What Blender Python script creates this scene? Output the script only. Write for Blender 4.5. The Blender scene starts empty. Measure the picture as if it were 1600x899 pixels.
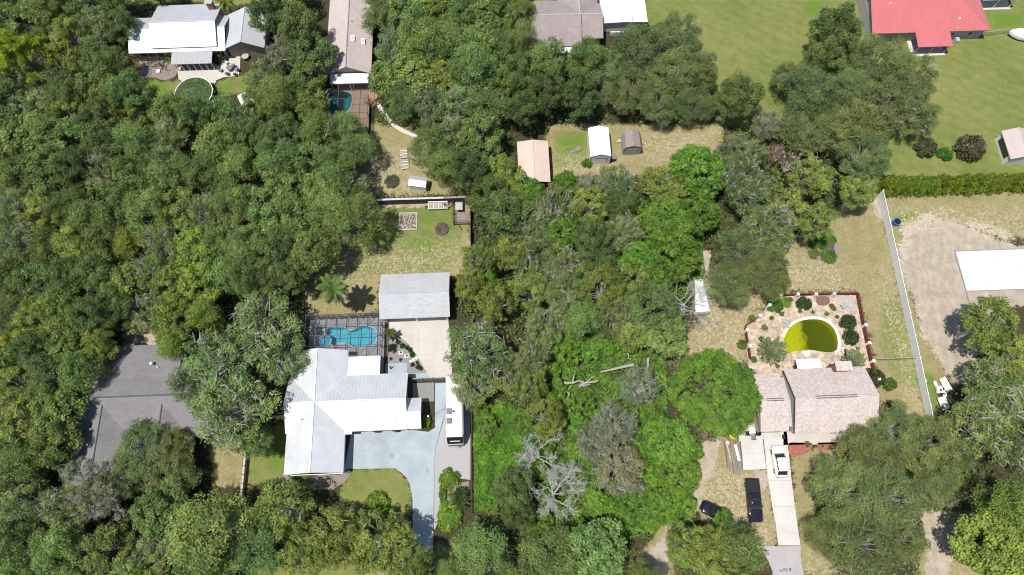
import bpy, bmesh, math, random
import numpy as np
from mathutils import Vector, Matrix
sc = bpy.context.scene
col = sc.collection
random.seed(7)
# ------------------------------------------------------------------ camera, sky, sun, exposure
F = 1067.0; TH = math.radians(20.0); HC = 104.0; YAW = math.radians(-2.2)
cd = bpy.data.cameras.new('camera'); cam = bpy.data.objects.new('camera', cd); col.objects.link(cam)
cd.sensor_width = 36.0; cd.lens = 36.0 * F / 1600.0; cd.clip_start = 1.0; cd.clip_end = 5000
cam.location = (0, 0, HC); cam.rotation_euler = (TH, 0, YAW); sc.camera = cam
SUN_T = (0.29, 0.15)                      # ground shift of a shadow per metre of height
w = bpy.data.worlds.new('World'); sc.world = w; w.use_nodes = True
nt = w.node_tree; sky = nt.nodes.new('ShaderNodeTexSky'); sky.sky_type = 'NISHITA'; sky.sun_disc = False
sel = math.atan(1 / math.hypot(*SUN_T)); saz = math.atan2(-SUN_T[0], -SUN_T[1])
sky.sun_elevation = sel; sky.sun_rotation = saz
sky.air_density = 1.0; sky.dust_density = 0.6
bg = nt.nodes['Background']; bg.inputs['Strength'].default_value = 0.10
nt.links.new(sky.outputs['Color'], bg.inputs['Color'])
sd = bpy.data.lights.new('sun', 'SUN'); sun = bpy.data.objects.new('sun', sd); col.objects.link(sun)
sd.energy = 4.4; sd.angle = math.radians(0.5); sd.color = (1.0, 0.955, 0.88)
sun.rotation_euler = Vector((SUN_T[0], SUN_T[1], -1)).to_track_quat('-Z', 'Y').to_euler()
sun.location = (-40, -20, 150)
sc.view_settings.view_transform = 'Standard'; sc.view_settings.look = 'None'
sc.view_settings.exposure = 0.22; sc.view_settings.gamma = 1.0; sc.view_settings.use_curve_mapping = False
sc.cycles.max_bounces = 5; sc.cycles.diffuse_bounces = 3; sc.cycles.transparent_max_bounces = 12
sc.cycles.sample_clamp_indirect = 4; sc.cycles.filter_width = 1.1

# ------------------------------------------------------------------ helpers
_c, _s = math.cos(YAW), math.sin(YAW)
def at(x, y, z=0.0):
    """surveying helper: the ground (or height z) point of the site seen at photo pixel x, y"""
    dx = (x - 800) / F; u = (449.5 - y) / F
    d = (dx, math.sin(TH) + u * math.cos(TH), -math.cos(TH) + u * math.sin(TH))
    d = (_c * d[0] - _s * d[1], _s * d[0] + _c * d[1], d[2])
    k = (z - HC) / d[2]
    return Vector((d[0] * k, d[1] * k, z))
def pix(p):
    x, y = _c * p[0] + _s * p[1], -_s * p[0] + _c * p[1]; z = p[2] - HC
    dep = y * math.sin(TH) - z * math.cos(TH); up = y * math.cos(TH) + z * math.sin(TH)
    return (800 + F * x / dep, 449.5 - F * up / dep, F / dep)
def pts(*a, z=0.0): return [tuple(at(x, y, z)) for x, y in a]

class MB:
    def __init__(s): s.v = []; s.f = []
    def add(s, vs, fs):
        n = len(s.v); s.v += [tuple(v) for v in vs]; s.f += [tuple(i + n for i in f) for f in fs]; return s
    def box(s, x0, x1, y0, y1, z0, z1):
        return s.add([(x0,y0,z0),(x1,y0,z0),(x1,y1,z0),(x0,y1,z0),(x0,y0,z1),(x1,y0,z1),(x1,y1,z1),(x0,y1,z1)],
                     [(3,2,1,0),(4,5,6,7),(0,1,5,4),(1,2,6,5),(2,3,7,6),(3,0,4,7)])
    def obox(s, c, dx, dy, dz, ang=0.0):
        ca, sa = math.cos(ang), math.sin(ang); vs = []
        for z in (0, dz):
            for a, b in ((-1,-1),(1,-1),(1,1),(-1,1)):
                x, y = a*dx/2, b*dy/2; vs.append((c[0]+x*ca-y*sa, c[1]+x*sa+y*ca, c[2]+z))
        return s.add(vs, [(3,2,1,0),(4,5,6,7),(0,1,5,4),(1,2,6,5),(2,3,7,6),(3,0,4,7)])
    def slab(s, q, th):
        vs = [tuple(p) for p in q] + [(p[0], p[1], p[2]-th) for p in q]
        return s.add(vs, [(0,1,2,3),(7,6,5,4),(0,4,5,1),(1,5,6,2),(2,6,7,3),(3,7,4,0)])
    def prism(s, poly, z0, z1):
        n = len(poly); vs = [(p[0],p[1],z0) for p in poly] + [(p[0],p[1],z1) for p in poly]
        fs = [tuple(range(n-1,-1,-1)), tuple(range(n,2*n))] + [(i,(i+1)%n,(i+1)%n+n,i+n) for i in range(n)]
        return s.add(vs, fs)
    def tube(s, p, r, k=5, cap=True):
        p = [Vector(q) for q in p]; n = len(p); base = len(s.v)
        for i, q in enumerate(p):
            t = (p[min(i+1,n-1)] - p[max(i-1,0)]); t = t.normalized() if t.length > 1e-6 else Vector((0,0,1))
            a = t.orthogonal().normalized() if abs(t.z) > .9 else t.cross(Vector((0,0,1))).normalized(); b = t.cross(a)
            rr = r[i] if hasattr(r,'__len__') else r
            for j in range(k):
                th = 2*math.pi*j/k; s.v.append(tuple(q + a*rr*math.cos(th) + b*rr*math.sin(th)))
        for i in range(n-1):
            for j in range(k):
                j2 = (j+1) % k; s.f.append((base+i*k+j, base+i*k+j2, base+(i+1)*k+j2, base+(i+1)*k+j))
        if cap:
            s.f.append(tuple(base+j for j in range(k-1,-1,-1))); s.f.append(tuple(base+(n-1)*k+j for j in range(k)))
        return s
    def cyl(s, c, r, z0, z1, k=16, r2=None):
        r2 = r if r2 is None else r2
        vs = [(c[0]+r*math.cos(2*math.pi*j/k), c[1]+r*math.sin(2*math.pi*j/k), z0) for j in range(k)] + \
             [(c[0]+r2*math.cos(2*math.pi*j/k), c[1]+r2*math.sin(2*math.pi*j/k), z1) for j in range(k)]
        return s.add(vs, [tuple(range(k-1,-1,-1)), tuple(range(k,2*k))] + [(j,(j+1)%k,(j+1)%k+k,j+k) for j in range(k)])
    def ball(s, c, rx, ry, rz, k=10, m=6, jit=0.0):
        vs = []; base = []
        for i in range(m+1):
            ph = -math.pi/2 + math.pi*i/m
            for j in range(k):
                th = 2*math.pi*j/k; q = 1 + random.uniform(-jit, jit)
                vs.append((c[0]+rx*q*math.cos(ph)*math.cos(th), c[1]+ry*q*math.cos(ph)*math.sin(th), c[2]+rz*q*math.sin(ph)))
        fs = [(i*k+j, i*k+(j+1)%k, (i+1)*k+(j+1)%k, (i+1)*k+j) for i in range(m) for j in range(k)]
        return s.add(vs, fs)
    def build(s, name, m, parent=None, local=False, bevel=0.0, smooth=False):
        off = Vector((0,0,0)); p = parent
        if not local:
            while p is not None: off += p.location; p = p.parent
        me = bpy.data.meshes.new(name); me.from_pydata([(v[0]-off.x, v[1]-off.y, v[2]-off.z) for v in s.v], [], s.f)
        if bevel:
            bm = bmesh.new(); bm.from_mesh(me); bmesh.ops.remove_doubles(bm, verts=bm.verts, dist=1e-5)
            bmesh.ops.bevel(bm, geom=[e for e in bm.edges if e.is_manifold and e.calc_face_angle(0) > .5], offset=bevel, segments=2, affect='EDGES', profile=.6, clamp_overlap=True)
            bm.to_mesh(me); bm.free()
        if smooth: me.polygons.foreach_set('use_smooth', [True]*len(me.polygons))
        me.materials.append(M[m] if isinstance(m, str) else m); me.update()
        return link(name, me, parent)
def link(name, data, parent=None):
    o = bpy.data.objects.new(name, data); col.objects.link(o)
    if parent is not None: o.parent = parent
    return o
def tag(o, label=None, cat=None, group=None, kind=None):
    if label: o['label'] = label
    if cat: o['category'] = cat
    if group: o['group'] = group
    if kind: o['kind'] = kind
    return o
def thing(name, label, cat, loc=(0,0,0), rz=0.0, group=None):
    o = link(name, None); o.location = loc; o.rotation_euler = (0,0,rz); o.empty_display_size = .3
    return tag(o, label, cat, group)
def struct(name, mb, m, **k): return tag(mb.build(name, m, **k), kind='structure')
def catmull(p, n=6, closed=True):
    out = []; L = len(p)
    for i in range(L if closed else L-1):
        a, b, c, d = [np.array(p[(i+k) % L if closed else min(max(i+k,0),L-1)][:2], float) for k in (-1,0,1,2)]
        for j in range(n):
            t = j/n; out.append(tuple(.5*(2*b+(c-a)*t+(2*a-5*b+4*c-d)*t*t+(3*b-a-3*c+d)*t**3)))
    if not closed: out.append(tuple(p[-1][:2]))
    return out

# ------------------------------------------------------------------ materials
M = {}
def newmat(name):
    m = bpy.data.materials.new(name); m.use_nodes = True; M[name] = m
    return m, m.node_tree.nodes, m.node_tree.links, m.node_tree.nodes['Principled BSDF']
def mat(name, c, rough=.8, var=.12, scale=3.0, fine=25.0, bump=.0, c2=None, metal=0.0, spec=.3, stretch=None, patch=0.0, pscale=.4):
    m, N, L, b = newmat(name)
    tc = N.new('ShaderNodeTexCoord'); src = tc.outputs['Object']
    if stretch:
        mp = N.new('ShaderNodeMapping'); mp.inputs['Scale'].default_value = stretch; L.new(src, mp.inputs[0]); src = mp.outputs[0]
    n1 = N.new('ShaderNodeTexNoise'); n1.inputs['Scale'].default_value = scale; n1.inputs['Detail'].default_value = 5; L.new(src, n1.inputs['Vector'])
    n2 = N.new('ShaderNodeTexNoise'); n2.inputs['Scale'].default_value = fine; n2.inputs['Detail'].default_value = 3; L.new(src, n2.inputs['Vector'])
    mx = N.new('ShaderNodeMix'); mx.data_type = 'FLOAT'; mx.inputs[0].default_value = .5; L.new(n1.outputs[0], mx.inputs[2]); L.new(n2.outputs[0], mx.inputs[3])
    r = N.new('ShaderNodeValToRGB'); r.color_ramp.elements[0].position = .3; r.color_ramp.elements[1].position = .7
    lo = [x*(1-var) for x in c]; hi = [min(1, x*(1+var)) for x in (c2 or c)]
    r.color_ramp.elements[0].color = (*lo, 1); r.color_ramp.elements[1].color = (*hi, 1); L.new(mx.outputs[0], r.inputs[0])
    out = r.outputs[0]
    if patch:
        n3 = N.new('ShaderNodeTexNoise'); n3.inputs['Scale'].default_value = pscale; n3.inputs['Detail'].default_value = 4; L.new(tc.outputs['Object'], n3.inputs['Vector'])
        mr = N.new('ShaderNodeMapRange'); mr.inputs[1].default_value = .35; mr.inputs[2].default_value = .7; mr.inputs[3].default_value = 1.0; mr.inputs[4].default_value = 1.0 - patch; L.new(n3.outputs[0], mr.inputs[0])
        mu = N.new('ShaderNodeMix'); mu.data_type = 'RGBA'; mu.blend_type = 'MULTIPLY'; mu.inputs[0].default_value = 1; L.new(out, mu.inputs[6]); L.new(mr.outputs[0], mu.inputs[7]); out = mu.outputs[2]
    L.new(out, b.inputs['Base Color'])
    b.inputs['Roughness'].default_value = rough; b.inputs['Metallic'].default_value = metal; b.inputs['Specular IOR Level'].default_value = spec
    if bump:
        bp = N.new('ShaderNodeBump'); bp.inputs['Strength'].default_value = bump; bp.inputs['Distance'].default_value = .05; L.new(mx.outputs[0], bp.inputs['Height']); L.new(bp.outputs[0], b.inputs['Normal'])
    return m
mat('white_metal', (.66,.675,.70), .55, .05, 1.2, 7, spec=.6, patch=.12, pscale=.5, metal=.35)
mat('bright_white', (.74,.74,.75), .5, .04, 1.2, 7, patch=.06, pscale=.5)
mat('old_white_metal', (.62,.63,.645), .55, .05, .8, 6, spec=.6, patch=.12, metal=.35)
mat('grey_shingle', (.45,.46,.465), .9, .16, 1.2, 9, bump=.3, stretch=(1,2.5,1), patch=.1)
mat('dark_shingle', (.215,.205,.21), .9, .18, 1.2, 9, bump=.3, stretch=(1,2.5,1), patch=.14)
mat('brown_shingle', (.54,.46,.42), .9, .34, 2.6, 8, bump=.4, patch=.1)
mat('tan_shingle', (.50,.425,.395), .9, .1, 1.2, 9, bump=.2, patch=.1)
mat('mauve_shingle', (.32,.275,.27), .9, .16, 1.2, 8, bump=.3, patch=.15)
mat('ridge_dark', (.10,.10,.105), .9, .1)
mat('red_metal', (.55,.16,.165), .4, .05, .6, 5, spec=.5, patch=.08, pscale=.2)
mat('peach_metal', (.60,.48,.40), .5, .05, .6, 5, patch=.1)
mat('brown_metal', (.27,.225,.215), .55, .12, 1, 8)
mat('galvanised', (.42,.42,.43), .45, .15, 3, 12)
mat('wall_cream', (.52,.47,.40), .9, .06); mat('wall_grey', (.33,.32,.31), .9, .08); mat('wall_tan', (.30,.255,.21), .9, .08)
mat('wall_white', (.68,.68,.66), .8, .05); mat('wall_brick', (.22,.11,.08), .9, .25, 6, 20)
mat('glass', (.02,.025,.03), .08, .1, spec=.7); mat('black', (.012,.012,.014), .5, .2); mat('rubber', (.02,.02,.02), .85, .2)
mat('white_paint', (.78,.78,.77), .5, .04); mat('vinyl', (.70,.71,.73), .5, .04, 1, 8)
mat('concrete', (.54,.50,.45), .9, .06, 1.5, 14, patch=.13, pscale=.35); mat('pale_concrete', (.58,.55,.515), .9, .06, 1.5, 14, patch=.12, pscale=.4)
mat('slab_concrete', (.58,.60,.64), .8, .03, .6, 8, patch=.06); mat('blue_concrete', (.365,.42,.455), .75, .07, 1.6, 12, patch=.2, pscale=.45)
mat('asphalt', (.05,.05,.053), .9, .25, 4, 30); mat('pale_asphalt', (.40,.38,.375), .9, .1, 3, 25, patch=.1)
mat('gravel', (.24,.235,.225), .95, .3, 10, 30, bump=.4); mat('pale_gravel', (.37,.36,.36), .95, .15, 8, 28, bump=.3)
mat('deck_grey', (.36,.37,.39), .85, .1, 2, 12, patch=.2); mat('brick_deck', (.38,.25,.19), .9, .15, 5, 20)
mat('rock_patio', (.42,.32,.22), .95, .35, 1.4, 5, c2=(.60,.49,.38), bump=.6, patch=.38, pscale=.8)
mat('mulch', (.19,.115,.085), .95, .35, 8, 24, bump=.5); mat('red_mulch', (.33,.12,.085), .95, .35, 3, 12, bump=.5); mat('grey_mulch', (.25,.20,.18), .95, .35, 5, 20, bump=.5)
mat('dark_wood', (.075,.047,.034), .9, .3, 3, 18); mat('grey_wood', (.25,.235,.215), .9, .25, 3, 18); mat('brown_wood', (.20,.125,.08), .9, .25, 3, 18); mat('pale_wood', (.46,.42,.36), .9, .2, 3, 18)
mat('red_stain', (.155,.04,.032), .75, .2, 3, 18); mat('stone', (.42,.38,.33), .9, .25, 4, 14); mat('pale_stone', (.62,.58,.52), .9, .15)
mat('bark', (.16,.135,.11), .95, .3, 4, 15); mat('grey_bark', (.36,.34,.30), .95, .2, 4, 15); mat('dead_wood', (.48,.465,.44), .9, .2, 4, 15)
mat('terracotta', (.42,.16,.08), .8, .15); mat('blue_plastic', (.03,.16,.5), .4, .1); mat('yellow_plastic', (.75,.55,.03), .4, .1); mat('teal_plastic', (.05,.22,.22), .4, .1)
mat('car_white', (.80,.80,.80), .18, .02, spec=.6); mat('car_black', (.012,.013,.016), .12, .1, spec=.8); mat('car_trim', (.03,.03,.032), .4, .1)
mat('chrome', (.6,.6,.62), .2, .05, metal=1.0); mat('tail_red', (.35,.02,.02), .3, .1); mat('lamp_clear', (.6,.62,.65), .1, .05); mat('grey_plastic', (.18,.18,.19), .6, .1)
mat('pool_plaster', (.30,.66,.74), .7, .08, 1.0, 6); mat('teal_plaster', (.08,.36,.38), .7, .15, 1.0, 6)
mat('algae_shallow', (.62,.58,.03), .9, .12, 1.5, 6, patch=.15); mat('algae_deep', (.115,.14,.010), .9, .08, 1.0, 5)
mat('screen_frame', (.10,.10,.11), .6, .1); mat('soil_pale', (.38,.32,.27), .95, .2, 5, 18); mat('tarp', (.70,.70,.71), .5, .08, 2, 8)
mat('paint_mark', (.16,.10,.09), .9, .2); mat('joint', (.40,.37,.34), .95, .2); mat('pool_green', (.05,.11,.045), .35, .6, 1.6, 5, c2=(.09,.16,.06), patch=.4, pscale=.8)
mat('oil_stain', (.27,.30,.32), .6, .2, 2, 8); mat('tyre_mark', (.34,.38,.40), .8, .12, 2, 8)

m, N, L, b = newmat('depth_shaded_algae')      # algae floor; darkening from water depth is painted into the colour by height
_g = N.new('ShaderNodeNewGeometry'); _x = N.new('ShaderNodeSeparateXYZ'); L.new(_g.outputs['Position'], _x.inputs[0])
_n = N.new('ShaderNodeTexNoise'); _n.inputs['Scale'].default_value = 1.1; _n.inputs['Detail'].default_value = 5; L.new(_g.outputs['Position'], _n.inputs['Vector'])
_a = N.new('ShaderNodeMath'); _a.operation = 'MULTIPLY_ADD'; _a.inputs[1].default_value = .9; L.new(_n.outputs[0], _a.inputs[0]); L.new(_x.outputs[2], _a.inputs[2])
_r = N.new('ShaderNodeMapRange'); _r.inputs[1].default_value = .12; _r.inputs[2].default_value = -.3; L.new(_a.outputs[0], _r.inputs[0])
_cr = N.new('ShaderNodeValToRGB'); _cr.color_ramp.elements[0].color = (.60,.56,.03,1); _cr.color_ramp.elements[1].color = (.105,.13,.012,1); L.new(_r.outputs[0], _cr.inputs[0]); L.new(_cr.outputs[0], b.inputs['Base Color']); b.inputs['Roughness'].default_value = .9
def water(name, tint, fac=.1, rough=.06):
    m, N, L, b = newmat(name); N.remove(b); o = N['Material Output']
    t = N.new('ShaderNodeBsdfTransparent'); t.inputs[0].default_value = (*tint, 1)
    g = N.new('ShaderNodeBsdfGlossy'); g.inputs['Roughness'].default_value = rough; g.inputs[0].default_value = (.9,.95,1,1)
    fr = N.new('ShaderNodeFresnel'); fr.inputs[0].default_value = 1.33
    nz = N.new('ShaderNodeTexNoise'); nz.inputs['Scale'].default_value = 2.5; bp = N.new('ShaderNodeBump'); bp.inputs['Strength'].default_value = .07
    tc = N.new('ShaderNodeTexCoord'); L.new(tc.outputs['Object'], nz.inputs['Vector']); L.new(nz.outputs[0], bp.inputs['Height']); L.new(bp.outputs[0], g.inputs['Normal']); L.new(bp.outputs[0], fr.inputs['Normal'])
    x = N.new('ShaderNodeMixShader'); L.new(fr.outputs[0], x.inputs[0]); L.new(t.outputs[0], x.inputs[1]); L.new(g.outputs[0], x.inputs[2]); L.new(x.outputs[0], o.inputs[0])
water('pool_water', (.50,.86,.92)); water('teal_water', (.35,.72,.72)); water('algae_water', (.72,.76,.28))
def screen(name, c, fac):
    m, N, L, b = newmat(name); N.remove(b); o = N['Material Output']
    t = N.new('ShaderNodeBsdfTransparent'); d = N.new('ShaderNodeBsdfDiffuse'); d.inputs[0].default_value = (*c, 1)
    nz = N.new('ShaderNodeTexNoise'); nz.inputs['Scale'].default_value = 1.5; mr = N.new('ShaderNodeMapRange'); mr.inputs[3].default_value = fac*.85; mr.inputs[4].default_value = fac*1.15
    L.new(nz.outputs[0], mr.inputs[0]); x = N.new('ShaderNodeMixShader'); L.new(mr.outputs[0], x.inputs[0]); L.new(t.outputs[0], x.inputs[1]); L.new(d.outputs[0], x.inputs[2]); L.new(x.outputs[0], o.inputs[0])
screen('screen_mesh', (.05,.05,.055), .25)

def leafmat(name, trans=.34, fixed=None):
    m, N, L, b = newmat(name); o = N['Material Output']
    at_ = N.new('ShaderNodeAttribute'); at_.attribute_name = 'tone'
    if fixed: base = N.new('ShaderNodeRGB'); base.outputs[0].default_value = (*fixed, 1); bc = base.outputs[0]
    else: oi = N.new('ShaderNodeObjectInfo'); bc = oi.outputs['Color']
    mr = N.new('ShaderNodeMapRange'); mr.inputs[3].default_value = .42; mr.inputs[4].default_value = 1.62; L.new(at_.outputs['Fac'], mr.inputs[0])
    mu = N.new('ShaderNodeMix'); mu.data_type = 'RGBA'; mu.blend_type = 'MULTIPLY'; mu.inputs[0].default_value = 1; L.new(bc, mu.inputs[6]); L.new(mr.outputs[0], mu.inputs[7])
    hs = N.new('ShaderNodeHueSaturation'); mh = N.new('ShaderNodeMapRange'); mh.inputs[3].default_value = .52; mh.inputs[4].default_value = .475; L.new(at_.outputs['Fac'], mh.inputs[0]); L.new(mh.outputs[0], hs.inputs['Hue']); L.new(mu.outputs[2], hs.inputs['Color'])
    L.new(hs.outputs[0], b.inputs['Base Color']); b.inputs['Roughness'].default_value = .55; b.inputs['Specular IOR Level'].default_value = .35
    t = N.new('ShaderNodeBsdfTranslucent'); hs2 = N.new('ShaderNodeHueSaturation'); hs2.inputs['Hue'].default_value = .485; hs2.inputs['Saturation'].default_value = 1.1; hs2.inputs['Value'].default_value = 1.3; L.new(hs.outputs[0], hs2.inputs['Color']); L.new(hs2.outputs[0], t.inputs[0])
    x = N.new('ShaderNodeMixShader'); x.inputs[0].default_value = trans; L.new(b.outputs[0], x.inputs[1]); L.new(t.outputs[0], x.inputs[2]); L.new(x.outputs[0], o.inputs[0])
leafmat('leaf')

# ------------------------------------------------------------------ ground zones (photo outlines surveyed onto the ground)
Z = {
 'lawn': [  # healthy mown grass
  [(1000,-60),(1720,-60),(1720,290),(1390,275),(1290,240),(1210,215),(1120,190),(1110,130),(1060,60),(1012,42)],
  [(205,95),(222,98),(218,122),(262,128),(280,125),(290,160),(230,160),(205,130)],[(336,130),(376,118),(410,100),(412,140),(350,150)],
  [(385,690),(447,660),(445,745),(390,760)],[(545,733),(618,731),(640,752),(644,800),(560,815),(530,770)],
  [(680,850),(735,850),(740,910),(676,910)],[(380,880),(560,884),(560,930),(380,930)],
  [(865,205),(920,205),(925,260),(900,262),(868,260)],[(820,-30),(866,-30),(866,6),(830,8)],[(590,322),(722,325),(722,400),(700,425),(590,430),(540,440),(560,390)],[(195,-60),(425,-60),(425,4),(345,8),(300,2),(200,10)],
  [(1380,470),(1412,470),(1436,600),(1400,600),(1375,540)],[(1430,585),(1460,585),(1470,640),(1450,650)]],
 'dry': [  # thin yellowing grass
  [(1092,428),(1112,430),(1125,470),(1180,490),(1240,440),(1160,520),(1172,565),(1060,562),(1075,520),(1098,500)],
  [(560,190),(640,200),(660,220),(735,305),(575,306),(555,280)],[(530,330),(735,320),(735,430),(700,430),(590,440),(590,490),(480,500),(470,440)],
  [(855,195),(1130,195),(1125,245),(1060,275),(860,275)],[(1240,380),(1300,330),(1370,300),(1450,660),(1380,690),(1366,560),(1340,455),(1215,455),(1160,510),(1160,560),(1110,560),(1100,480)],
  [(1375,310),(1720,295),(1720,380),(1600,372),(1440,345),(1405,390),(1440,500),(1480,570),(1480,600),(1440,610)],
  [(1090,690),(1160,690),(1200,740),(1216,860),(1170,860),(1090,800),(1040,850),(1000,899),(1030,800)],
  [(1236,700),(1310,700),(1270,770),(1275,830),(1310,899),(1250,899)],[(385,690),(400,690),(395,760),(385,760)],
  [(1440,800),(1520,800),(1540,930),(1430,930)],[(1000,860),(1060,820),(1050,930),(990,930)],[(330,690),(385,690),(380,760),(330,760)],
  [(1100,30),(1230,20),(1210,130),(1130,120)],[(1350,300),(1370,300),(1400,420),(1370,430)],[(380,895),(720,895),(720,930),(380,930)]],
 'sand': [
  [(1400,395),(1420,350),(1450,335),(1500,350),(1590,385),(1720,375),(1720,470),(1560,480),(1530,540),(1520,600),(1490,600),(1440,520),(1420,450)],
  [(1095,690),(1125,690),(1120,730),(1105,760),(1085,800),(1040,830),(1070,770)],[(1440,810),(1475,795),(1495,830),(1480,930),(1440,930),(1450,860)],
  [(1010,870),(1045,830),(1045,930),(1000,930)],[(1210,690),(1216,690),(1216,690)],[(190,520),(245,515),(248,545),(195,545)],
  [(1095,390),(1110,395),(1108,440),(1098,430)],[(590,318),(705,312),(705,322),(590,326)],[(1160,715),(1195,738),(1210,760),(1190,765)],[(1362,305),(1376,305),(1382,350),(1370,345)]],
 'fleck': [  # pale dry leaves
  [(1100,440),(1125,470),(1180,490),(1240,440),(1160,520),(1172,565),(1060,562),(1098,500)],
  [(1090,430),(1240,400),(1300,410),(1330,455),(1215,455),(1160,520),(1150,560),(1100,560)],[(540,400),(720,380),(720,428),(590,430),(550,440)],
  [(880,245),(960,255),(940,275),(880,275)],[(1000,215),(1120,205),(1100,260),(1010,250)],[(1380,470),(1400,470),(1440,640),(1420,640)],[(1370,430),(1385,430),(1402,500),(1385,500)],
  [(1110,720),(1200,740),(1215,860),(1150,850),(1090,790)],[(1405,330),(1600,330),(1600,370),(1420,360)],[(560,240),(640,240),(640,300),(560,300)],[(1240,860),(1300,870),(1310,899),(1255,899)],[(1455,800),(1520,800),(1510,899),(1500,899)],[(1090,620),(1175,690),(1120,700)]],
 'bsand': [[(1402,350),(1440,328),(1485,328),(1505,345),(1470,352),(1432,368),(1422,400),(1412,430),(1402,395)],[(1500,338),(1560,348),(1600,380),(1550,376),(1505,356)],[(1428,470),(1436,470),(1450,520),(1480,560),(1470,562),(1438,520)],[(1512,585),(1530,540),(1540,545),(1525,600)]],
 'green': [  # lush patches inside the lawns
  [(640,370),(680,375),(678,402),(648,402)],[(648,335),(680,330),(684,350),(655,350)],[(1420,585),(1455,580),(1468,620),(1445,640)],[(205,105),(222,118),(262,130),(275,150),(240,158)],[(336,135),(372,122),(365,142),(345,148)],
  [(425,680),(447,660),(443,740),(415,740)],[(1255,0),(1290,0),(1280,30),(1252,24)],[(1385,455),(1392,455),(1392,465),(1384,463)],[(1395,335),(1430,330),(1440,345),(1400,352)],[(870,215),(915,208),(918,235),(880,245)],[(1550,20),(1600,20),(1600,45),(1552,45)],[(1545,370),(1580,365),(1585,378),(1555,380)]],
}
def inpoly(P, poly):
    x, y = P[:,0], P[:,1]; c = np.zeros(len(P), bool); n = len(poly)
    for i in range(n):
        x1, y1 = poly[i][:2]; x2, y2 = poly[i-1][:2]
        cond = ((y1 > y) != (y2 > y)); xi = (x2-x1)*(y-y1)/((y2-y1) if abs(y2-y1) > 1e-9 else 1e-9) + x1
        c ^= cond & (x < xi)
    return c
def softpoly(P, poly, soft):
    ins = inpoly(P, poly); d = np.full(len(P), 1e9); n = len(poly)
    for i in range(n):
        a = np.array(poly[i-1][:2]); b = np.array(poly[i][:2]); ab = b-a; q = ab@ab
        if q < 1e-9: continue
        t = np.clip(((P-a)@ab)/q, 0, 1); d = np.minimum(d, np.hypot(*(P-(a+t[:,None]*ab)).T))
    sd_ = np.where(ins, d, -d); return np.clip(.5 + sd_/(2*soft), 0, 1)
ZW = {k: [[tuple(at(*p)[:2]) for p in poly] for poly in v] for k, v in Z.items()}
# pool outlines
pool_blue = catmull(pts((508,517),(515,512.5),(525,512.5),(537,512),(545,516.5),(552,516.5),(559,512),(570,510),(583,513.5),(588.5,523),(586,535),(577,541),(557,542),(548,539.5),(540,536),(528,537),(522,542),(518,537),(511,525)), 4)
pool_green = catmull(pts((1224,536),(1229,519),(1240,507),(1254,501),(1270,499),(1286,501),(1299,509),(1306,520),(1309,533),(1308,545),(1303,549.5),(1293,551),(1279,549),(1265,547),(1253,548.5),(1240,549.5),(1230,552.5)), 4)
pool_teal = catmull(pts((513,150),(520,145),(532,143.5),(545,145),(550,152),(549,163),(543,174),(530,178),(516,176)), 4)
pools = [pool_blue, pool_green, pool_teal]
def off(poly, d):
    P = np.array(poly); c = P.mean(0); v = P-c; l = np.hypot(*v.T)[:,None]; return [tuple(p) for p in c+v*(l+d)/l]

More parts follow.
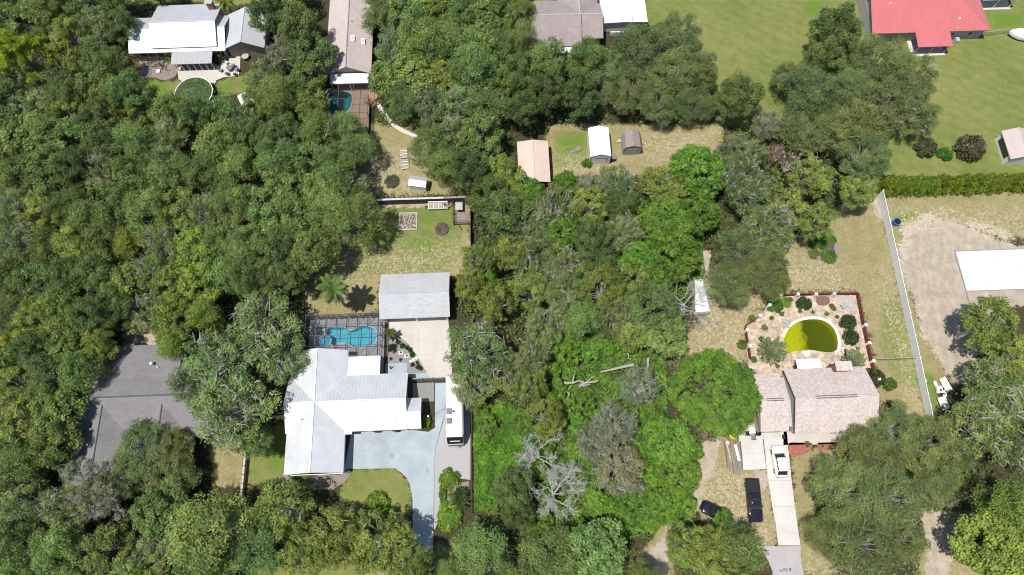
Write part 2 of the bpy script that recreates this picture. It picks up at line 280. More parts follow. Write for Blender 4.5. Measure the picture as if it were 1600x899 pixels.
def build_ground():
    xs = np.arange(-112, 112.01, .7); ys = np.arange(-24, 112.01, .7)
    xs = np.concatenate([[-2500,-600,-200], xs, [200,600,2500]]); ys = np.concatenate([[-2500,-600,-120], ys, [200,600,2500]])
    X, Y = np.meshgrid(xs, ys); P = np.stack([X.ravel(), Y.ravel()], 1); nx, ny = len(xs), len(ys)
    idx = np.arange(nx*ny).reshape(ny, nx)
    fc = np.stack([idx[:-1,:-1], idx[:-1,1:], idx[1:,1:], idx[1:,:-1]], -1).reshape(-1,4)
    hole = np.zeros(len(P), bool)
    for p in pools: hole |= inpoly(P, off(p, .5))
    fc = fc[~hole[fc].any(1)]
    me = bpy.data.meshes.new('ground'); rng = np.random.default_rng(3)
    V = np.column_stack([P, np.zeros(len(P))])
    me.from_pydata(V.tolist(), [], fc.tolist())
    def zone(k, soft): 
        m = np.zeros(len(P))
        for p in ZW[k]: m = np.maximum(m, softpoly(P, p, soft))
        return m
    A = np.ones((len(P),4)); A[:,0] = zone('lawn',1.5); A[:,1] = zone('dry',2.0); A[:,2] = zone('sand',1.4)
    B = np.ones((len(P),4)); B[:,0] = zone('fleck',3.0); B[:,1] = zone('green',1.6); B[:,2] = zone('bsand',1.6)
    for nm, D in (('zone_a',A),('zone_b',B)):
        a = me.attributes.new(nm, 'FLOAT_COLOR', 'POINT'); a.data.foreach_set('color', D.ravel())
    m, N, L, b = newmat('ground_mat')
    tc = N.new('ShaderNodeTexCoord')
    def noise(s, d=5, dist=0.0):
        n = N.new('ShaderNodeTexNoise'); n.inputs['Scale'].default_value = s; n.inputs['Detail'].default_value = d; n.inputs['Roughness'].default_value = .62; n.inputs['Distortion'].default_value = dist; L.new(tc.outputs['Object'], n.inputs['Vector']); return n.outputs[0]
    n_big, n_mid, n_fine, n_grain = noise(.09,4), noise(.6,6), noise(2.6,6), noise(9,4)
    def ramp(src, stops):
        r = N.new('ShaderNodeValToRGB'); e = r.color_ramp.elements
        while len(e) < len(stops): e.new(.5)
        for q, (p, c) in zip(e, stops): q.position = p; q.color = (*c, 1)
        L.new(src, r.inputs[0]); return r.outputs[0]
    def math_(op, a, c=None, clamp=False):
        n = N.new('ShaderNodeMath'); n.operation = op; n.use_clamp = clamp
        for i, v in enumerate((a, c)):
            if v is None: continue
            if isinstance(v, (int,float)): n.inputs[i].default_value = v
            else: L.new(v, n.inputs[i])
        return n.outputs[0]
    def mixc(f, a, c):
        n = N.new('ShaderNodeMix'); n.data_type = 'RGBA'; L.new(f, n.inputs[0]); L.new(a, n.inputs[6]); L.new(c, n.inputs[7]); return n.outputs[2]
    def mixf(a, c, f=.5):
        n = N.new('ShaderNodeMix'); n.data_type = 'FLOAT'; n.inputs[0].default_value = f; L.new(a, n.inputs[2]); L.new(c, n.inputs[3]); return n.outputs[0]
    za = N.new('ShaderNodeAttribute'); za.attribute_name = 'zone_a'; sa = N.new('ShaderNodeSeparateColor'); L.new(za.outputs['Color'], sa.inputs[0])
    zb = N.new('ShaderNodeAttribute'); zb.attribute_name = 'zone_b'; sb = N.new('ShaderNodeSeparateColor'); L.new(zb.outputs['Color'], sb.inputs[0])
    wob = math_('MULTIPLY', math_('SUBTRACT', mixf(n_mid, n_fine), .5), 1.5)
    def mask(src, lo=.38, hi=.62, k=1.0):
        v = math_('ADD', src, math_('MULTIPLY', wob, k)); mr = N.new('ShaderNodeMapRange'); mr.inputs[1].default_value = lo; mr.inputs[2].default_value = hi; mr.interpolation_type = 'SMOOTHSTEP'; L.new(v, mr.inputs[0])
        g = N.new('ShaderNodeMath'); g.operation = 'MULTIPLY'; L.new(mr.outputs[0], g.inputs[0]); s2 = N.new('ShaderNodeMapRange'); s2.inputs[1].default_value = 0; s2.inputs[2].default_value = .08; L.new(src, s2.inputs[0]); L.new(s2.outputs[0], g.inputs[1]); return g.outputs[0]
    t = mixf(n_fine, n_grain, .45)
    def wave(rot, sc_, dist):
        mp = N.new('ShaderNodeMapping'); mp.inputs['Rotation'].default_value = (0,0,rot); L.new(tc.outputs['Object'], mp.inputs[0]); wv_ = N.new('ShaderNodeTexWave'); wv_.inputs['Scale'].default_value = sc_; wv_.inputs['Distortion'].default_value = dist; wv_.inputs['Detail'].default_value = 3; wv_.inputs['Detail Scale'].default_value = 1.2; L.new(mp.outputs[0], wv_.inputs['Vector']); return wv_.outputs['Fac']
    mow, rut = wave(-1.0, .16, 7.0), wave(.12, .22, 11.0)
    c = ramp(t, [(.3,(.028,.030,.014)),(.5,(.055,.052,.026)),(.72,(.11,.09,.05))])
    dry = ramp(mixf(t, n_mid, .35), [(.3,(.15,.155,.055)),(.45,(.235,.215,.095)),(.55,(.30,.255,.135)),(.7,(.42,.335,.21))])
    lawn = ramp(mixf(mixf(mixf(t, n_big, .5), n_mid, .3), mow, .045), [(.3,(.095,.138,.034)),(.45,(.152,.184,.05)),(.55,(.20,.212,.07)),(.68,(.27,.245,.10))])
    green = ramp(t, [(.3,(.075,.15,.022)),(.7,(.17,.24,.045))])
    sand = ramp(mixf(mixf(t, n_mid, .6), rut, .06), [(.3,(.27,.22,.165)),(.5,(.375,.32,.25)),(.7,(.50,.435,.35))])
    c = mixc(mask(sa.outputs[1]), c, dry); c = mixc(mask(sa.outputs[0]), c, lawn); c = mixc(mask(sb.outputs[1], .4, .8), c, green); c = mixc(mask(sa.outputs[2], .42, .58, .9), c, sand)
    bs = ramp(t, [(.35,(.34,.28,.20)),(.5,(.46,.39,.30)),(.65,(.58,.51,.41))]); c = mixc(mask(sb.outputs[2], .5, .95, 2.2), c, bs)
    mot = N.new('ShaderNodeMapRange'); mot.inputs[1].default_value = .47; mot.inputs[2].default_value = .6; L.new(noise(2.1, 7, .6), mot.inputs[0])
    c = mixc(math_('MULTIPLY', math_('MULTIPLY', mot.outputs[0], .8), sb.outputs[0], True), c, ramp(n_grain, [(.35,(.36,.30,.20)),(.65,(.56,.48,.36))]))
    # scattered dead leaves
    vo = N.new('ShaderNodeTexVoronoi'); vo.inputs['Scale'].default_value = 3.2; vo.inputs['Randomness'].default_value = 1
    wv = N.new('ShaderNodeVectorMath'); nv = N.new('ShaderNodeTexNoise'); nv.inputs['Scale'].default_value = 3; L.new(tc.outputs['Object'], nv.inputs['Vector']); L.new(tc.outputs['Object'], wv.inputs[0]); L.new(nv.outputs['Color'], wv.inputs[1]); L.new(wv.outputs[0], vo.inputs['Vector'])
    fl = N.new('ShaderNodeMapRange'); fl.inputs[1].default_value = .26; fl.inputs[2].default_value = .12; L.new(vo.outputs['Distance'], fl.inputs[0])
    dens = N.new('ShaderNodeMapRange'); dens.inputs[1].default_value = .42; dens.inputs[2].default_value = .60; L.new(mixf(n_mid, n_fine, .5), dens.inputs[0])
    f = math_('MULTIPLY', math_('MULTIPLY', fl.outputs[0], dens.outputs[0]), math_('ADD', sb.outputs[0], math_('MULTIPLY', sa.outputs[1], .25)), True)
    flc = ramp(n_grain, [(.35,(.42,.33,.22)),(.65,(.66,.56,.42))])
    c = mixc(f, c, flc)
    L.new(c, b.inputs['Base Color']); b.inputs['Roughness'].default_value = .95; b.inputs['Specular IOR Level'].default_value = .1
    bp = N.new('ShaderNodeBump'); bp.inputs['Strength'].default_value = .6; bp.inputs['Distance'].default_value = .12; L.new(t, bp.inputs['Height']); L.new(bp.outputs[0], b.inputs['Normal'])
    me.materials.append(m); o = link('ground', me); tag(o, kind='structure')
build_ground()
# ------------------------------------------------------------------ paving
def pave(name, poly, m, top=.05, **k): return struct(name, MB().prism(poly, -.05, top), m, **k)
def sheet_with_hole(name, outer, inner, m, z):
    bm = bmesh.new(); es = []
    for loop in (outer, inner):
        vs = [bm.verts.new((p[0], p[1], z)) for p in loop]
        es += [bm.edges.new((vs[i], vs[(i+1) % len(vs)])) for i in range(len(vs))]
    bmesh.ops.triangle_fill(bm, use_beauty=True, use_dissolve=False, edges=es)
    for f in bm.faces:
        if f.normal.z < 0: f.normal_flip()
    me = bpy.data.meshes.new(name); bm.to_mesh(me); bm.free(); me.materials.append(M[m])
    return tag(link(name, me), kind='structure')
def joints(o, lines, z, wd=.05):
    for a, b in lines:
        a, b = Vector(a[:2]), Vector(b[:2]); t = (b-a).normalized(); n = Vector((-t.y, t.x))*wd/2
        MB().add([(*(a+n),z),(*(b+n),z),(*(b-n),z),(*(a-n),z)], [(3,2,1,0)]).build('joint', 'joint', o)
# left house: blue-grey painted drive
drive = catmull(pts((645,862),(645,800),(643.5,772),(636,748),(618,732)), 5, False)
poly = [tuple(p) for p in drive] + pts((545,733),(538,735))[0:] + [(-23.6,15.6),(-14.6,15.6),(-12.0,15.2),(-11.0,15.8),(-11.0,22.6),(-9.2,22.6)] + pts((697,600),(697,645)) + pts((691,660),(681,698),(679,720),(676.5,862))
dw = pave('driveway', [p[:2] for p in poly], 'blue_concrete', .06)
joints(dw, [((-14.3,9.3),(-11.1,9.3)),((-14.3,4.2),(-11.3,4.2)),((-19,10.2),(-19,15.5)),((-15.2,10),(-15.2,15.5)),((-23.5,12.8),(-11.1,12.8)),((-11.0,16.0),(-9.6,16.0))], .0635, .03)
for px_, py_, rr in ((613,712,.55),(668,735,.3),(600,690,.25)):
    c_ = at(px_, py_); MB().add([(c_.x+rr*random.uniform(.6,1.2)*math.cos(a_), c_.y+rr*random.uniform(.6,1.2)*math.sin(a_), .0638) for a_ in np.arange(0,6.28,.35)], [tuple(range(18))]).build('oil_stain','oil_stain',dw)
pave('driveway_apron', [p[:2] for p in pts((645,863),(676.5,863),(676,990),(645,990))], 'asphalt', .05)
g = pave('parking_strip', [p[:2] for p in pts((697,645),(735,600),(735,750),(719,748),(700,752),(690,775),(688,800),(685,815),(678,830),(679.2,720),(681.5,698),(692,660))], 'pale_gravel', .045)
apron = pave('garage_apron', [p[:2] for p in pts((606,501),(700,499),(703,520),(707,591),(670,591),(665,580),(655,561),(640,540),(629,530),(619,524.5),(607,518))], 'concrete', .055)
joints(apron, [((-13.6,31.6),(-13.6,23.4)),((-11.2,31.6),(-11.2,23.4)),((-18.0,29.6),(-8.2,29.6)),((-14.6,27.2),(-8.0,27.2)),((-13.0,25.2),(-8,25.2)),((-16.0,31.6),(-16,29))], .059, .035)
pave('rock_garden', [p[:2] for p in pts((604.5,519),(607,518.5),(619,525),(629,530.5),(640,540.5),(655,561.5),(665,580.5),(669.5,591),(646,590),(604.5,585))], 'gravel', .03)
pave('walkway', [(-18.7,24.35),(-15.3,24.35),(-15.3,25.95),(-18.7,25.95)], 'blue_concrete', .07)
pave('walkway', [(-14.45,23.35),(-12.1,23.35),(-12.1,24.25),(-14.45,24.25)], 'blue_concrete', .07)
pave('gravel_bed', [(-14.4,19.8),(-11.15,19.8),(-11.15,22.7),(-14.4,22.7)], 'gravel', .03)
pave('front_path', [p[:2] for p in pts((440,742),(532,742),(540,738),(548,740),(540,752),(520,765),(455,765))], 'grey_mulch', .03)
for a in ((651,559.5),(646.3,562.3),(641.8,565)):
    p = at(*a); tag(MB().obox((p.x,p.y,.03),.40,.44,.06,.6).build('paving_stone','white_paint',bevel=.02), {651:'white square paving stone nearest the concrete apron', 646.3:'middle white square paving stone in the grey rock garden', 641.8:'white square paving stone farthest from the concrete apron'}[a[0]], 'paving stone', 'stepping stones in the rock garden')
# pool decks
sheet_with_hole('pool_deck', [(-30.9,23.9),(-19.0,23.9),(-19.0,33.9),(-30.9,33.9)], pool_blue, 'deck_grey', .045)
sheet_with_hole('rock_patio', [p[:2] for p in pts((1214,463),(1338,461),(1346,509),(1358,568),(1362,575),(1190,590),(1170,575),(1166,545),(1164,513),(1182,498))], pool_green, 'rock_patio', .035)
sheet_with_hole('pool_deck', [p[:2] for p in pts((505,139),(588,138),(590,152),(578,164),(578,205),(565,222),(505,222))], pool_teal, 'brick_deck', .04)
def pool(name, poly, floor, fm, wm, wtr, depth, label, zw=-.12, coping=None, split=None):
    c = np.array(poly).mean(0); t = thing(name, label, 'pool', (c[0], c[1], -depth))
    n = len(poly); inner = off(poly, .02)
    mb = MB(); mb.add([(*p, .03) for p in inner]+[(*p, -depth) for p in inner], [(i,i+n,(i+1)%n+n,(i+1)%n) for i in range(n)]); mb.build('pool_wall', wm, t)
    if split is None: MB().add([(*p, -depth) for p in off(poly,.3)], [tuple(range(n))]).build('pool_floor', fm, t)
    else:
        xs, d1, m1 = split
        P = off(poly, .3); sh = [p for p in P if p[0] <= xs]; lo_y = min(p[1] for p in P)-.2; hi_y = max(p[1] for p in P)+.2; lo_x = min(p[0] for p in P)-.2; hi_x = max(p[0] for p in P)+.2
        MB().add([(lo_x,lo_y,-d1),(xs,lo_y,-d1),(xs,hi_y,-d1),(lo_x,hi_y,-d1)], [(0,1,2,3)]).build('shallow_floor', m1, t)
        nst = 10
        for a_ in range(nst):
            f0, f1 = a_/nst, (a_+1)/nst; e = lambda f: -d1-(depth-d1)*f*f*(3-2*f)
        mb = MB()
        for a_ in range(nst):
            f0, f1 = a_/nst, (a_+1)/nst; mb.add([(xs+4.2*f0,lo_y,e(f0)),(xs+4.2*f1,lo_y,e(f1)),(xs+4.2*f1,hi_y,e(f1)),(xs+4.2*f0,hi_y,e(f0))], [(0,1,2,3)])
        mb.add([(xs+4.2,lo_y,-depth),(hi_x,lo_y,-depth),(hi_x,hi_y,-depth),(xs+4.2,hi_y,-depth)], [(0,1,2,3)]).build('deep_floor', 'depth_shaded_algae', t)
    MB().add([(*p, zw) for p in inner], [tuple(range(n))]).build('water', wtr, t)
    if coping:
        m, wd, i0, i1 = coping; o = off(poly, wd); mb = MB()
        rng_ = [(i % n) for i in range(i0, i1)]
        for i in rng_:
            j = (i+1) % n; mb.slab([(*poly[i],.09),(*poly[j],.09),(*o[j],.09),(*o[i],.09)], .09)
        mb.build('coping', m, t)
    return t
pool('swimming_pool', pool_blue, 0, 'pool_plaster', 'pool_plaster', 'pool_water', 1.3, 'bright blue kidney shaped pool inside the screen cage', coping=('pale_concrete', .22, 0, 76))
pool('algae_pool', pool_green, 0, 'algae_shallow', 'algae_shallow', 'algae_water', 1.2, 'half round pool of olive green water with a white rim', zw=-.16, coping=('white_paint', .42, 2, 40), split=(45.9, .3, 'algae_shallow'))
pool('swimming_pool', pool_teal, 0, 'teal_plaster', 'teal_plaster', 'teal_water', 1.3, 'teal pool half hidden by trees behind the tan roofed house', coping=('stone', .2, 0, 36))
c = at(509,534); t = thing('spa_tub', 'small round blue spa at the left end of the caged pool', 'spa', (c.x,c.y,.0))
mb = MB(); R0, R1 = .8, 1.02
for j in range(20):
    a, b = 2*math.pi*j/20, 2*math.pi*(j+1)/20
    mb.slab([(c.x+R0*math.cos(a),c.y+R0*math.sin(a),.3),(c.x+R1*math.cos(a),c.y+R1*math.sin(a),.3),(c.x+R1*math.cos(b),c.y+R1*math.sin(b),.3),(c.x+R0*math.cos(b),c.y+R0*math.sin(b),.3)], .29)
mb.build('rim', 'deck_grey', t); MB().cyl(c, .81, .05, .1, 20).build('tub_floor', 'pool_plaster', t); MB().cyl(c, .8, .16, .22, 20).build('water', 'pool_water', t)
c = at(550,192); t = thing('spa_tub', 'round teal spa beside the tan brick deck under oaks', 'spa', (c.x,c.y,0))
mb = MB()
for j in range(20):
    a, b = 2*math.pi*j/20, 2*math.pi*(j+1)/20
    mb.slab([(c.x+1.2*math.cos(a),c.y+1.2*math.sin(a),.3),(c.x+1.4*math.cos(a),c.y+1.4*math.sin(a),.3),(c.x+1.4*math.cos(b),c.y+1.4*math.sin(b),.3),(c.x+1.2*math.cos(b),c.y+1.2*math.sin(b),.3)], .26)
mb.build('rim', 'stone', t); MB().cyl(c, 1.21, .05, .08, 20).build('tub_floor', 'teal_plaster', t); MB().cyl(c, 1.2, .14, .2, 20).build('water', 'teal_water', t)
MB().obox((*at(1260,553)[:2],.05),.95,.75,.14,.03).build('pool_step','white_paint'); tag(bpy.data.objects['pool_step'], 'white square step at the near edge of the green pool', 'step')
# right house paving
dr = pave('driveway', [p[:2] for p in pts((1191,673),(1229,673),(1231,693),(1236,745),(1243,800),(1250.5,852.5),(1216.3,852.5),(1213,830),(1212,818),(1208,800),(1204,775),(1198,735),(1195,703))], 'pale_concrete', .06)
joints(dr, [(at(1200,751),at(1237,751)),(at(1206,792),at(1243,792)),(at(1217,822),at(1226,830)),(at(1226,830),at(1247,834)),(at(1195,705),at(1192,675))], .065, .07)
pave('driveway_apron', [p[:2] for p in pts((1188,854),(1250.5,853.5),(1251,870),(1254,892),(1262,920),(1262,990),(1205,990),(1207,893),(1200,876))], 'pale_asphalt', .05)
pd = pave('parking_pad', [p[:2] for p in pts((1154,681),(1190.5,680),(1197.2,733),(1161,734.5))], 'pale_concrete', .058)
joints(pd, [(at(1157.5,710),at(1194,709))], .062, .05)
pave('front_walk', [(41.0,11.2),(52.5,11.0),(52.5,13.2),(41.4,13.2)], 'concrete', .06)
pave('front_walk', [(37.2,12.2),(40.9,12.2),(40.9,13.6),(37.2,13.6)], 'concrete', .064)
pave('mulch_bed', [p[:2] for p in catmull(pts((1232,693),(1250,692),(1268,693),(1266,703),(1256,710),(1240,713),(1233,708)), 3)], 'red_mulch', .06)
pave('mulch_bed', [p[:2] for p in pts((1277,692),(1310,691),(1306,698),(1292,704),(1280,705))], 'red_mulch', .06)
pave('mulch_bed', [p[:2] for p in catmull(pts((1275,465),(1285,463),(1295,465),(1296,474),(1288,478),(1277,476)),3)], 'mulch', .055)
pave('patio_pad', [p[:2] for p in pts((1306,464),(1334,463),(1338,486),(1308,487))], 'stone', .07)
pave('side_yard', [p[:2] for p in pts((1155,625),(1183,620),(1190,680),(1150,682))], 'rock_patio', .03)
sl = pave('concrete_slab', [(74.9,34.4),(100,34.4),(100,41.3),(74.9,41.3)], 'slab_concrete', .07)
MB().box(79.2,80.0,34.45,41.25,.06,.076).build('trowel_band', 'white_paint', sl)
MB().box(74.72,74.88,32.6,41.5,0,.1).build('form_board', 'grey_wood', sl); MB().box(74.9,100,41.32,41.40,0,.08).build('form_board', 'grey_wood', sl); MB().box(74.9,100,34.30,34.38,0,.08).build('form_board', 'grey_wood', sl)
pave('patio', [p[:2] for p in pts((277,106),(300,100),(332,98),(336,88),(376,87),(375,105),(373,119),(350,121),(338,126),(336,131),(318,126),(300,122),(288,130),(279,124))], 'concrete', .05)
pave('mulch_bed', [p[:2] for p in catmull(pts((219,92),(248,91),(275,92),(277,112),(272,121),(256,126),(240,121),(219,121)), 3)], 'grey_mulch', .05)
MB().prism(catmull(pts((588,164),(594,163),(611,187),(632,203),(668,217),(690,222),(690,226),(665,221),(628,207),(605,190)),2), -.02, .04).build('garden_path','pale_concrete'); tag(bpy.data.objects['garden_path'], kind='structure')
# painted marks at the foot of the drive
for i, st in enumerate([[(1218,892.5),(1219.3,890.6),(1221,892.8)],[(1222,894),(1224.5,888.5),(1226.5,888)],[(1225.8,893.5),(1226.8,889)],[(1229,888),(1229.4,894)],[(1232.4,888.3),(1235.8,888.8),(1234.2,892.6),(1232.8,889)]]):
    mb = MB()
    for a, b in zip(st, st[1:]):
        a, b = at(*a), at(*b); t_ = (b-a).normalized(); n = Vector((-t_.y,t_.x,0))*.06
        mb.add([(*(a+n)[:2],.055+.0006*i),(*(b+n)[:2],.055+.0006*i),(*(b-n)[:2],.055+.0006*i),(*(a-n)[:2],.055+.0006*i)], [(3,2,1,0)])
    mb.build('painted_mark', 'paint_mark', bpy.data.objects['driveway_apron.001'])

# ------------------------------------------------------------------ buildings
def ribs(q, th, n, along=0):
    """standing seams on the slope quad q = eave0, eave1, ridge1, ridge0"""
    e0, e1, r1, r0 = [Vector(p) for p in q]; mb = MB(); up = (e1-e0).cross(r0-e0).normalized(); t = (e1-e0).normalized()*.03
    if up.z < 0: up = -up
    for i in range(n+1):
        f = (i+.02*(i==0)-.02*(i==n))/n; a = e0.lerp(e1, f); b = r0.lerp(r1, f); h = up*.028
        mb.add([a-t,a+t,a+t+h,a-t+h,b-t,b+t,b+t+h,b-t+h], [(3,2,6,7),(0,3,7,4),(2,1,5,6),(0,1,2,3)])
    return mb
def slope(root, q, m, th=.14, seam=None, name='roof_slope'):
    MB().slab(q, th).build(name, m, root) if True else 0
    if seam:
        L = (Vector(q[1])-Vector(q[0])).length; ribs(q, th, max(2, int(L/seam))).build('roof_ribs', m, root)
def gable(root, x0, x1, y0, y1, ze, zr, ax, m, wall, seam=None, th=.14, inset=.45, cap=None, rm=None):
    xm, ym = (x0+x1)/2, (y0+y1)/2
    if rm is not None: xm = ym = rm
    if ax == 'x': qs = [[(x0,y0,ze),(x1,y0,ze),(x1,ym,zr),(x0,ym,zr)], [(x1,y1,ze),(x0,y1,ze),(x0,ym,zr),(x1,ym,zr)]]
    else: qs = [[(x1,y0,ze),(x1,y1,ze),(xm,y1,zr),(xm,y0,zr)], [(x0,y1,ze),(x0,y0,ze),(xm,y0,zr),(xm,y1,zr)]]
    for q in qs: slope(root, q, m, th, seam)
    mb = MB()
    if ax == 'x': mb.tube([(x0-.02,ym,zr-.02),(x1+.02,ym,zr-.02)], .11, 6)
    else: mb.tube([(xm,y0-.02,zr-.02),(xm,y1+.02,zr-.02)], .11, 6)
    mb.build('ridge_cap', cap or m, root)
    if wall:
        a, b = (y0, y1) if ax == 'x' else (x0, x1); mid = ym if ax == 'x' else xm
        za = ze+(zr-ze)*inset/(mid-a)-th-.03; zb = ze+(zr-ze)*inset/(b-mid)-th-.03
        prof = [(a+inset,0),(b-inset,0),(b-inset,zb),(mid,zr-th-.03),(a+inset,za)]
        c0, c1 = (x0+inset, x1-inset) if ax == 'x' else (y0+inset, y1-inset); n = 5
        f = (lambda c,p: (c,p[0],p[1])) if ax == 'x' else (lambda c,p: (p[0],c,p[1]))
        MB().add([f(c0,p) for p in prof]+[f(c1,p) for p in prof], [(4,3,2,1,0),(5,6,7,8,9)]+[(i,(i+1)%5,(i+1)%5+5,i+5) for i in range(5)]).build('wall', wall, root)
def window(root, x0, x1, y, z0, z1, n=1, name='window'):
    for i in range(n):
        a = x0+(x1-x0)*i/n; b = x0+(x1-x0)*(i+1)/n
        w_ = MB().box(a,b,y-.05,y,z0,z1).build(name, 'white_paint', root); MB().box(a+.08,b-.08,y-.07,y-.052,z0+.08,z1-.08).build('pane', 'glass', w_)
def vent(root, x, y, z, r=.09, h=.35, m='galvanised'): MB().cyl((x,y), r, z-.2, z+h, 8).build('vent_pipe', m, root)

# --- L: white metal cross-gabled house
H_ = thing('house', 'white metal roofed house with crossing gables beside the blue pool cage', 'house', (-24,18,0))
gable(H_, -32.45,-23.9, 9.5,27.6, 2.7,4.6,'y','white_metal','wall_white', .5)
gable(H_, -32.6,-14.8, 15.3,23.75, 2.7,4.58,'x','white_metal','wall_white', .5)
gable(H_, -14.9,-12.75, 15.35,19.9, 2.68,3.68,'x','white_metal','wall_white', .5, inset=.3)
slope(H_, [(-19.05,26.6,2.62),(-19.05,23.5,2.75),(-23.95,23.5,2.75),(-23.95,26.6,2.62)], 'white_metal', .16, None, 'patio_roof')
for x in (-19.2,-21.4): MB().box(x-.05,x+.05,26.35,26.45,0,2.48).build('post','white_paint',H_)
vent(H_, -30.0, 17.1, 3.9); vent(H_, -20.2,16.6,3.3,.06,.25); vent(H_, -16.5,16.4,3.2,.05,.2)
window(H_, -22.5,-15.5,15.73,.9,2.2,4); MB().box(-31.0,-26.0,9.90,9.94,.05,2.2).build('garage_door','white_paint',H_)
MB().box(-23.95,-22.9,14.9,16.2,2.6,2.78).build('porch_roof','white_metal',H_)
MB().tube([(-31.5,9.4,2.62),(-24.0,9.4,2.62)],.06,6).build('gutter','white_paint',H_)
# --- I: detached garage
t = thing('garage', 'detached garage with pale grey shingle roof behind the caged pool', 'garage', (-13.8,36,0))
gable(t, -19.3,-8.4,32.35,39.75,2.85,4.25,'x','grey_shingle','wall_grey', inset=.4, cap='grey_shingle')
for x0 in (-18.3,-13.3): MB().box(x0,x0+4.2,32.70,32.74,.05,2.35).build('garage_door','grey_plastic',t)
for x in (-18.7,-13.75,-9.0): MB().box(x-.18,x+.18,32.6,32.74,0,2.6).build('pier','wall_white',t)
# --- K: screen cage
t = thing('pool_cage', 'dark framed screen cage over the bright blue pool', 'pool cage', (-25,30,0))
cx0,cx1,cy0,cy1,cz = -30.8,-19.15,26.75,33.5,2.75
nx, ny = 7, 4
for i in range(nx+1):
    x = cx0+(cx1-cx0)*i/nx; MB().box(x-.05,x+.05,cy0,cy1,cz-.05,cz+.05).build('beam','screen_frame',t)
    MB().box(x-.05,x+.05,cy1-.05,cy1+.05,0,cz-.06).build('post','screen_frame',t)
for j in range(ny+1):
    y = cy0+(cy1-cy0)*j/ny; MB().box(cx0,cx1,y-.045,y+.045,cz-.12,cz-.055).build('purlin','screen_frame',t)
    MB().box(cx1-.05,cx1+.05,y-.05,y+.05,0,cz-.13).build('post','screen_frame',t)
for a, b in (((-22.6,26.8),(-19.2,30.1)),((-24.2,30.1),(-21,33.4))): MB().tube([(*a,cz-.16),(*b,cz-.16)],.035,5).build('brace','screen_frame',t)
for y in (cy1,): MB().box(cx0,cx1,y-.04,y+.04,1.0,1.08).build('chair_rail','screen_frame',t)
MB().box(cx1-.04,cx1+.04,cy0,cy1,1.0,1.08).build('chair_rail','screen_frame',t)
for i in range(nx):
    a = cx0+(cx1-cx0)*i/nx+.05; b = cx0+(cx1-cx0)*(i+1)/nx-.05
    for j in range(ny):
        c = cy0+(cy1-cy0)*j/ny+.05; d = cy0+(cy1-cy0)*(j+1)/ny-.05
        MB().add([(a,c,cz),(b,c,cz),(b,d,cz),(a,d,cz)],[(0,1,2,3)]).build('screen_panel','screen_mesh',t)
    MB().add([(a,cy1,0.1),(b,cy1,.1),(b,cy1,cz-.06),(a,cy1,cz-.06)],[(0,1,2,3)]).build('screen_panel','screen_mesh',t)
for j in range(ny):
    c = cy0+(cy1-cy0)*j/ny+.05; d = cy0+(cy1-cy0)*(j+1)/ny-.05
    MB().add([(cx1,c,0.1),(cx1,d,.1),(cx1,d,cz-.14),(cx1,c,cz-.14)],[(0,1,2,3)]).build('screen_panel','screen_mesh',t)
# --- P: dark grey shingle house
t = thing('house', 'dark grey shingle house half buried among oaks at the left', 'house', (-54,20,0))
gable(t, -63.0,-43.8,15.4,27.2,2.7,5.0,'x','dark_shingle','wall_tan',cap='ridge_dark')
gable(t, -63.2,-54.9,10.6,21.0,2.7,4.55,'y','dark_shingle','wall_tan',cap='ridge_dark')
gable(t, -54.4,-46.4,13.2,21.0,2.7,4.5,'y','dark_shingle','wall_tan',cap='ridge_dark')
slope(t, [(-49.0,29.7,2.5),(-62.6,29.7,2.5),(-62.6,24.2,3.93),(-49.0,24.2,3.93)],'dark_shingle',.13,None,'rear_roof'); MB().box(-62.1,-49.5,25,29.3,0,2.35).build('wall','wall_tan',t)
vb = MB().cyl((-53.1,26.4),.12,3.2,3.75,10).build('turbine_neck','galvanised',t); MB().ball((-53.1,26.4,3.95),.27,.27,.25).build('turbine_vent','white_paint',t); vent(t,-52.2,25.8,3.5,.1,.3,'white_paint')
# --- A: white metal house top left
t = thing('house', 'white metal roofed house with corrugated patio awning behind the round pool', 'house', (-55,88,0))
gable(t, -65.9,-48.6,84.4,92.3,2.7,4.35,'x','old_white_metal','wall_tan',.5)
gable(t, -61.7,-50.0,84.9,94.5,3.3,5.25,'x','old_white_metal','wall_tan',.5, rm=88.9)
gable(t, -48.9,-41.6,84.7,92.4,2.7,4.5,'y','old_white_metal','wall_tan',.5)
slope(t, [(-58.25,82.0,2.3),(-51.0,82.0,2.3),(-51.0,84.6,2.6),(-58.25,84.6,2.6)],'galvanised',.08,.28,'awning_roof')
for i in range(7): MB().box(-57.9+i*1.1,-57.8+i*1.1,82.25,82.35,0,2.2).build('post','white_paint',t)
for i in range(6): MB().add([(-57.8+i*1.1,82.3,.05),(-56.9+i*1.1,82.3,.05),(-56.9+i*1.1,82.3,2.15),(-57.8+i*1.1,82.3,2.15)],[(0,1,2,3)]).build('screen_panel','screen_mesh',t)
MB().box(-57.9,-51.3,84.5,84.84,.05,2.3).build('porch_wall','black',t)
MB().box(-51.9,-50.9,92.5,93.4,3,5.6).build('chimney','wall_brick',t); MB().box(-52.05,-50.75,92.35,93.55,5.6,5.72).build('chimney_cap','galvanised',t)
window(t,-64.5,-60,84.83,.9,2.1,3); window(t,-50.6,-49.2,84.83,.9,2.1,2); vent(t,-58,86.5,3.9); vent(t,-49.5,86.9,3.4)
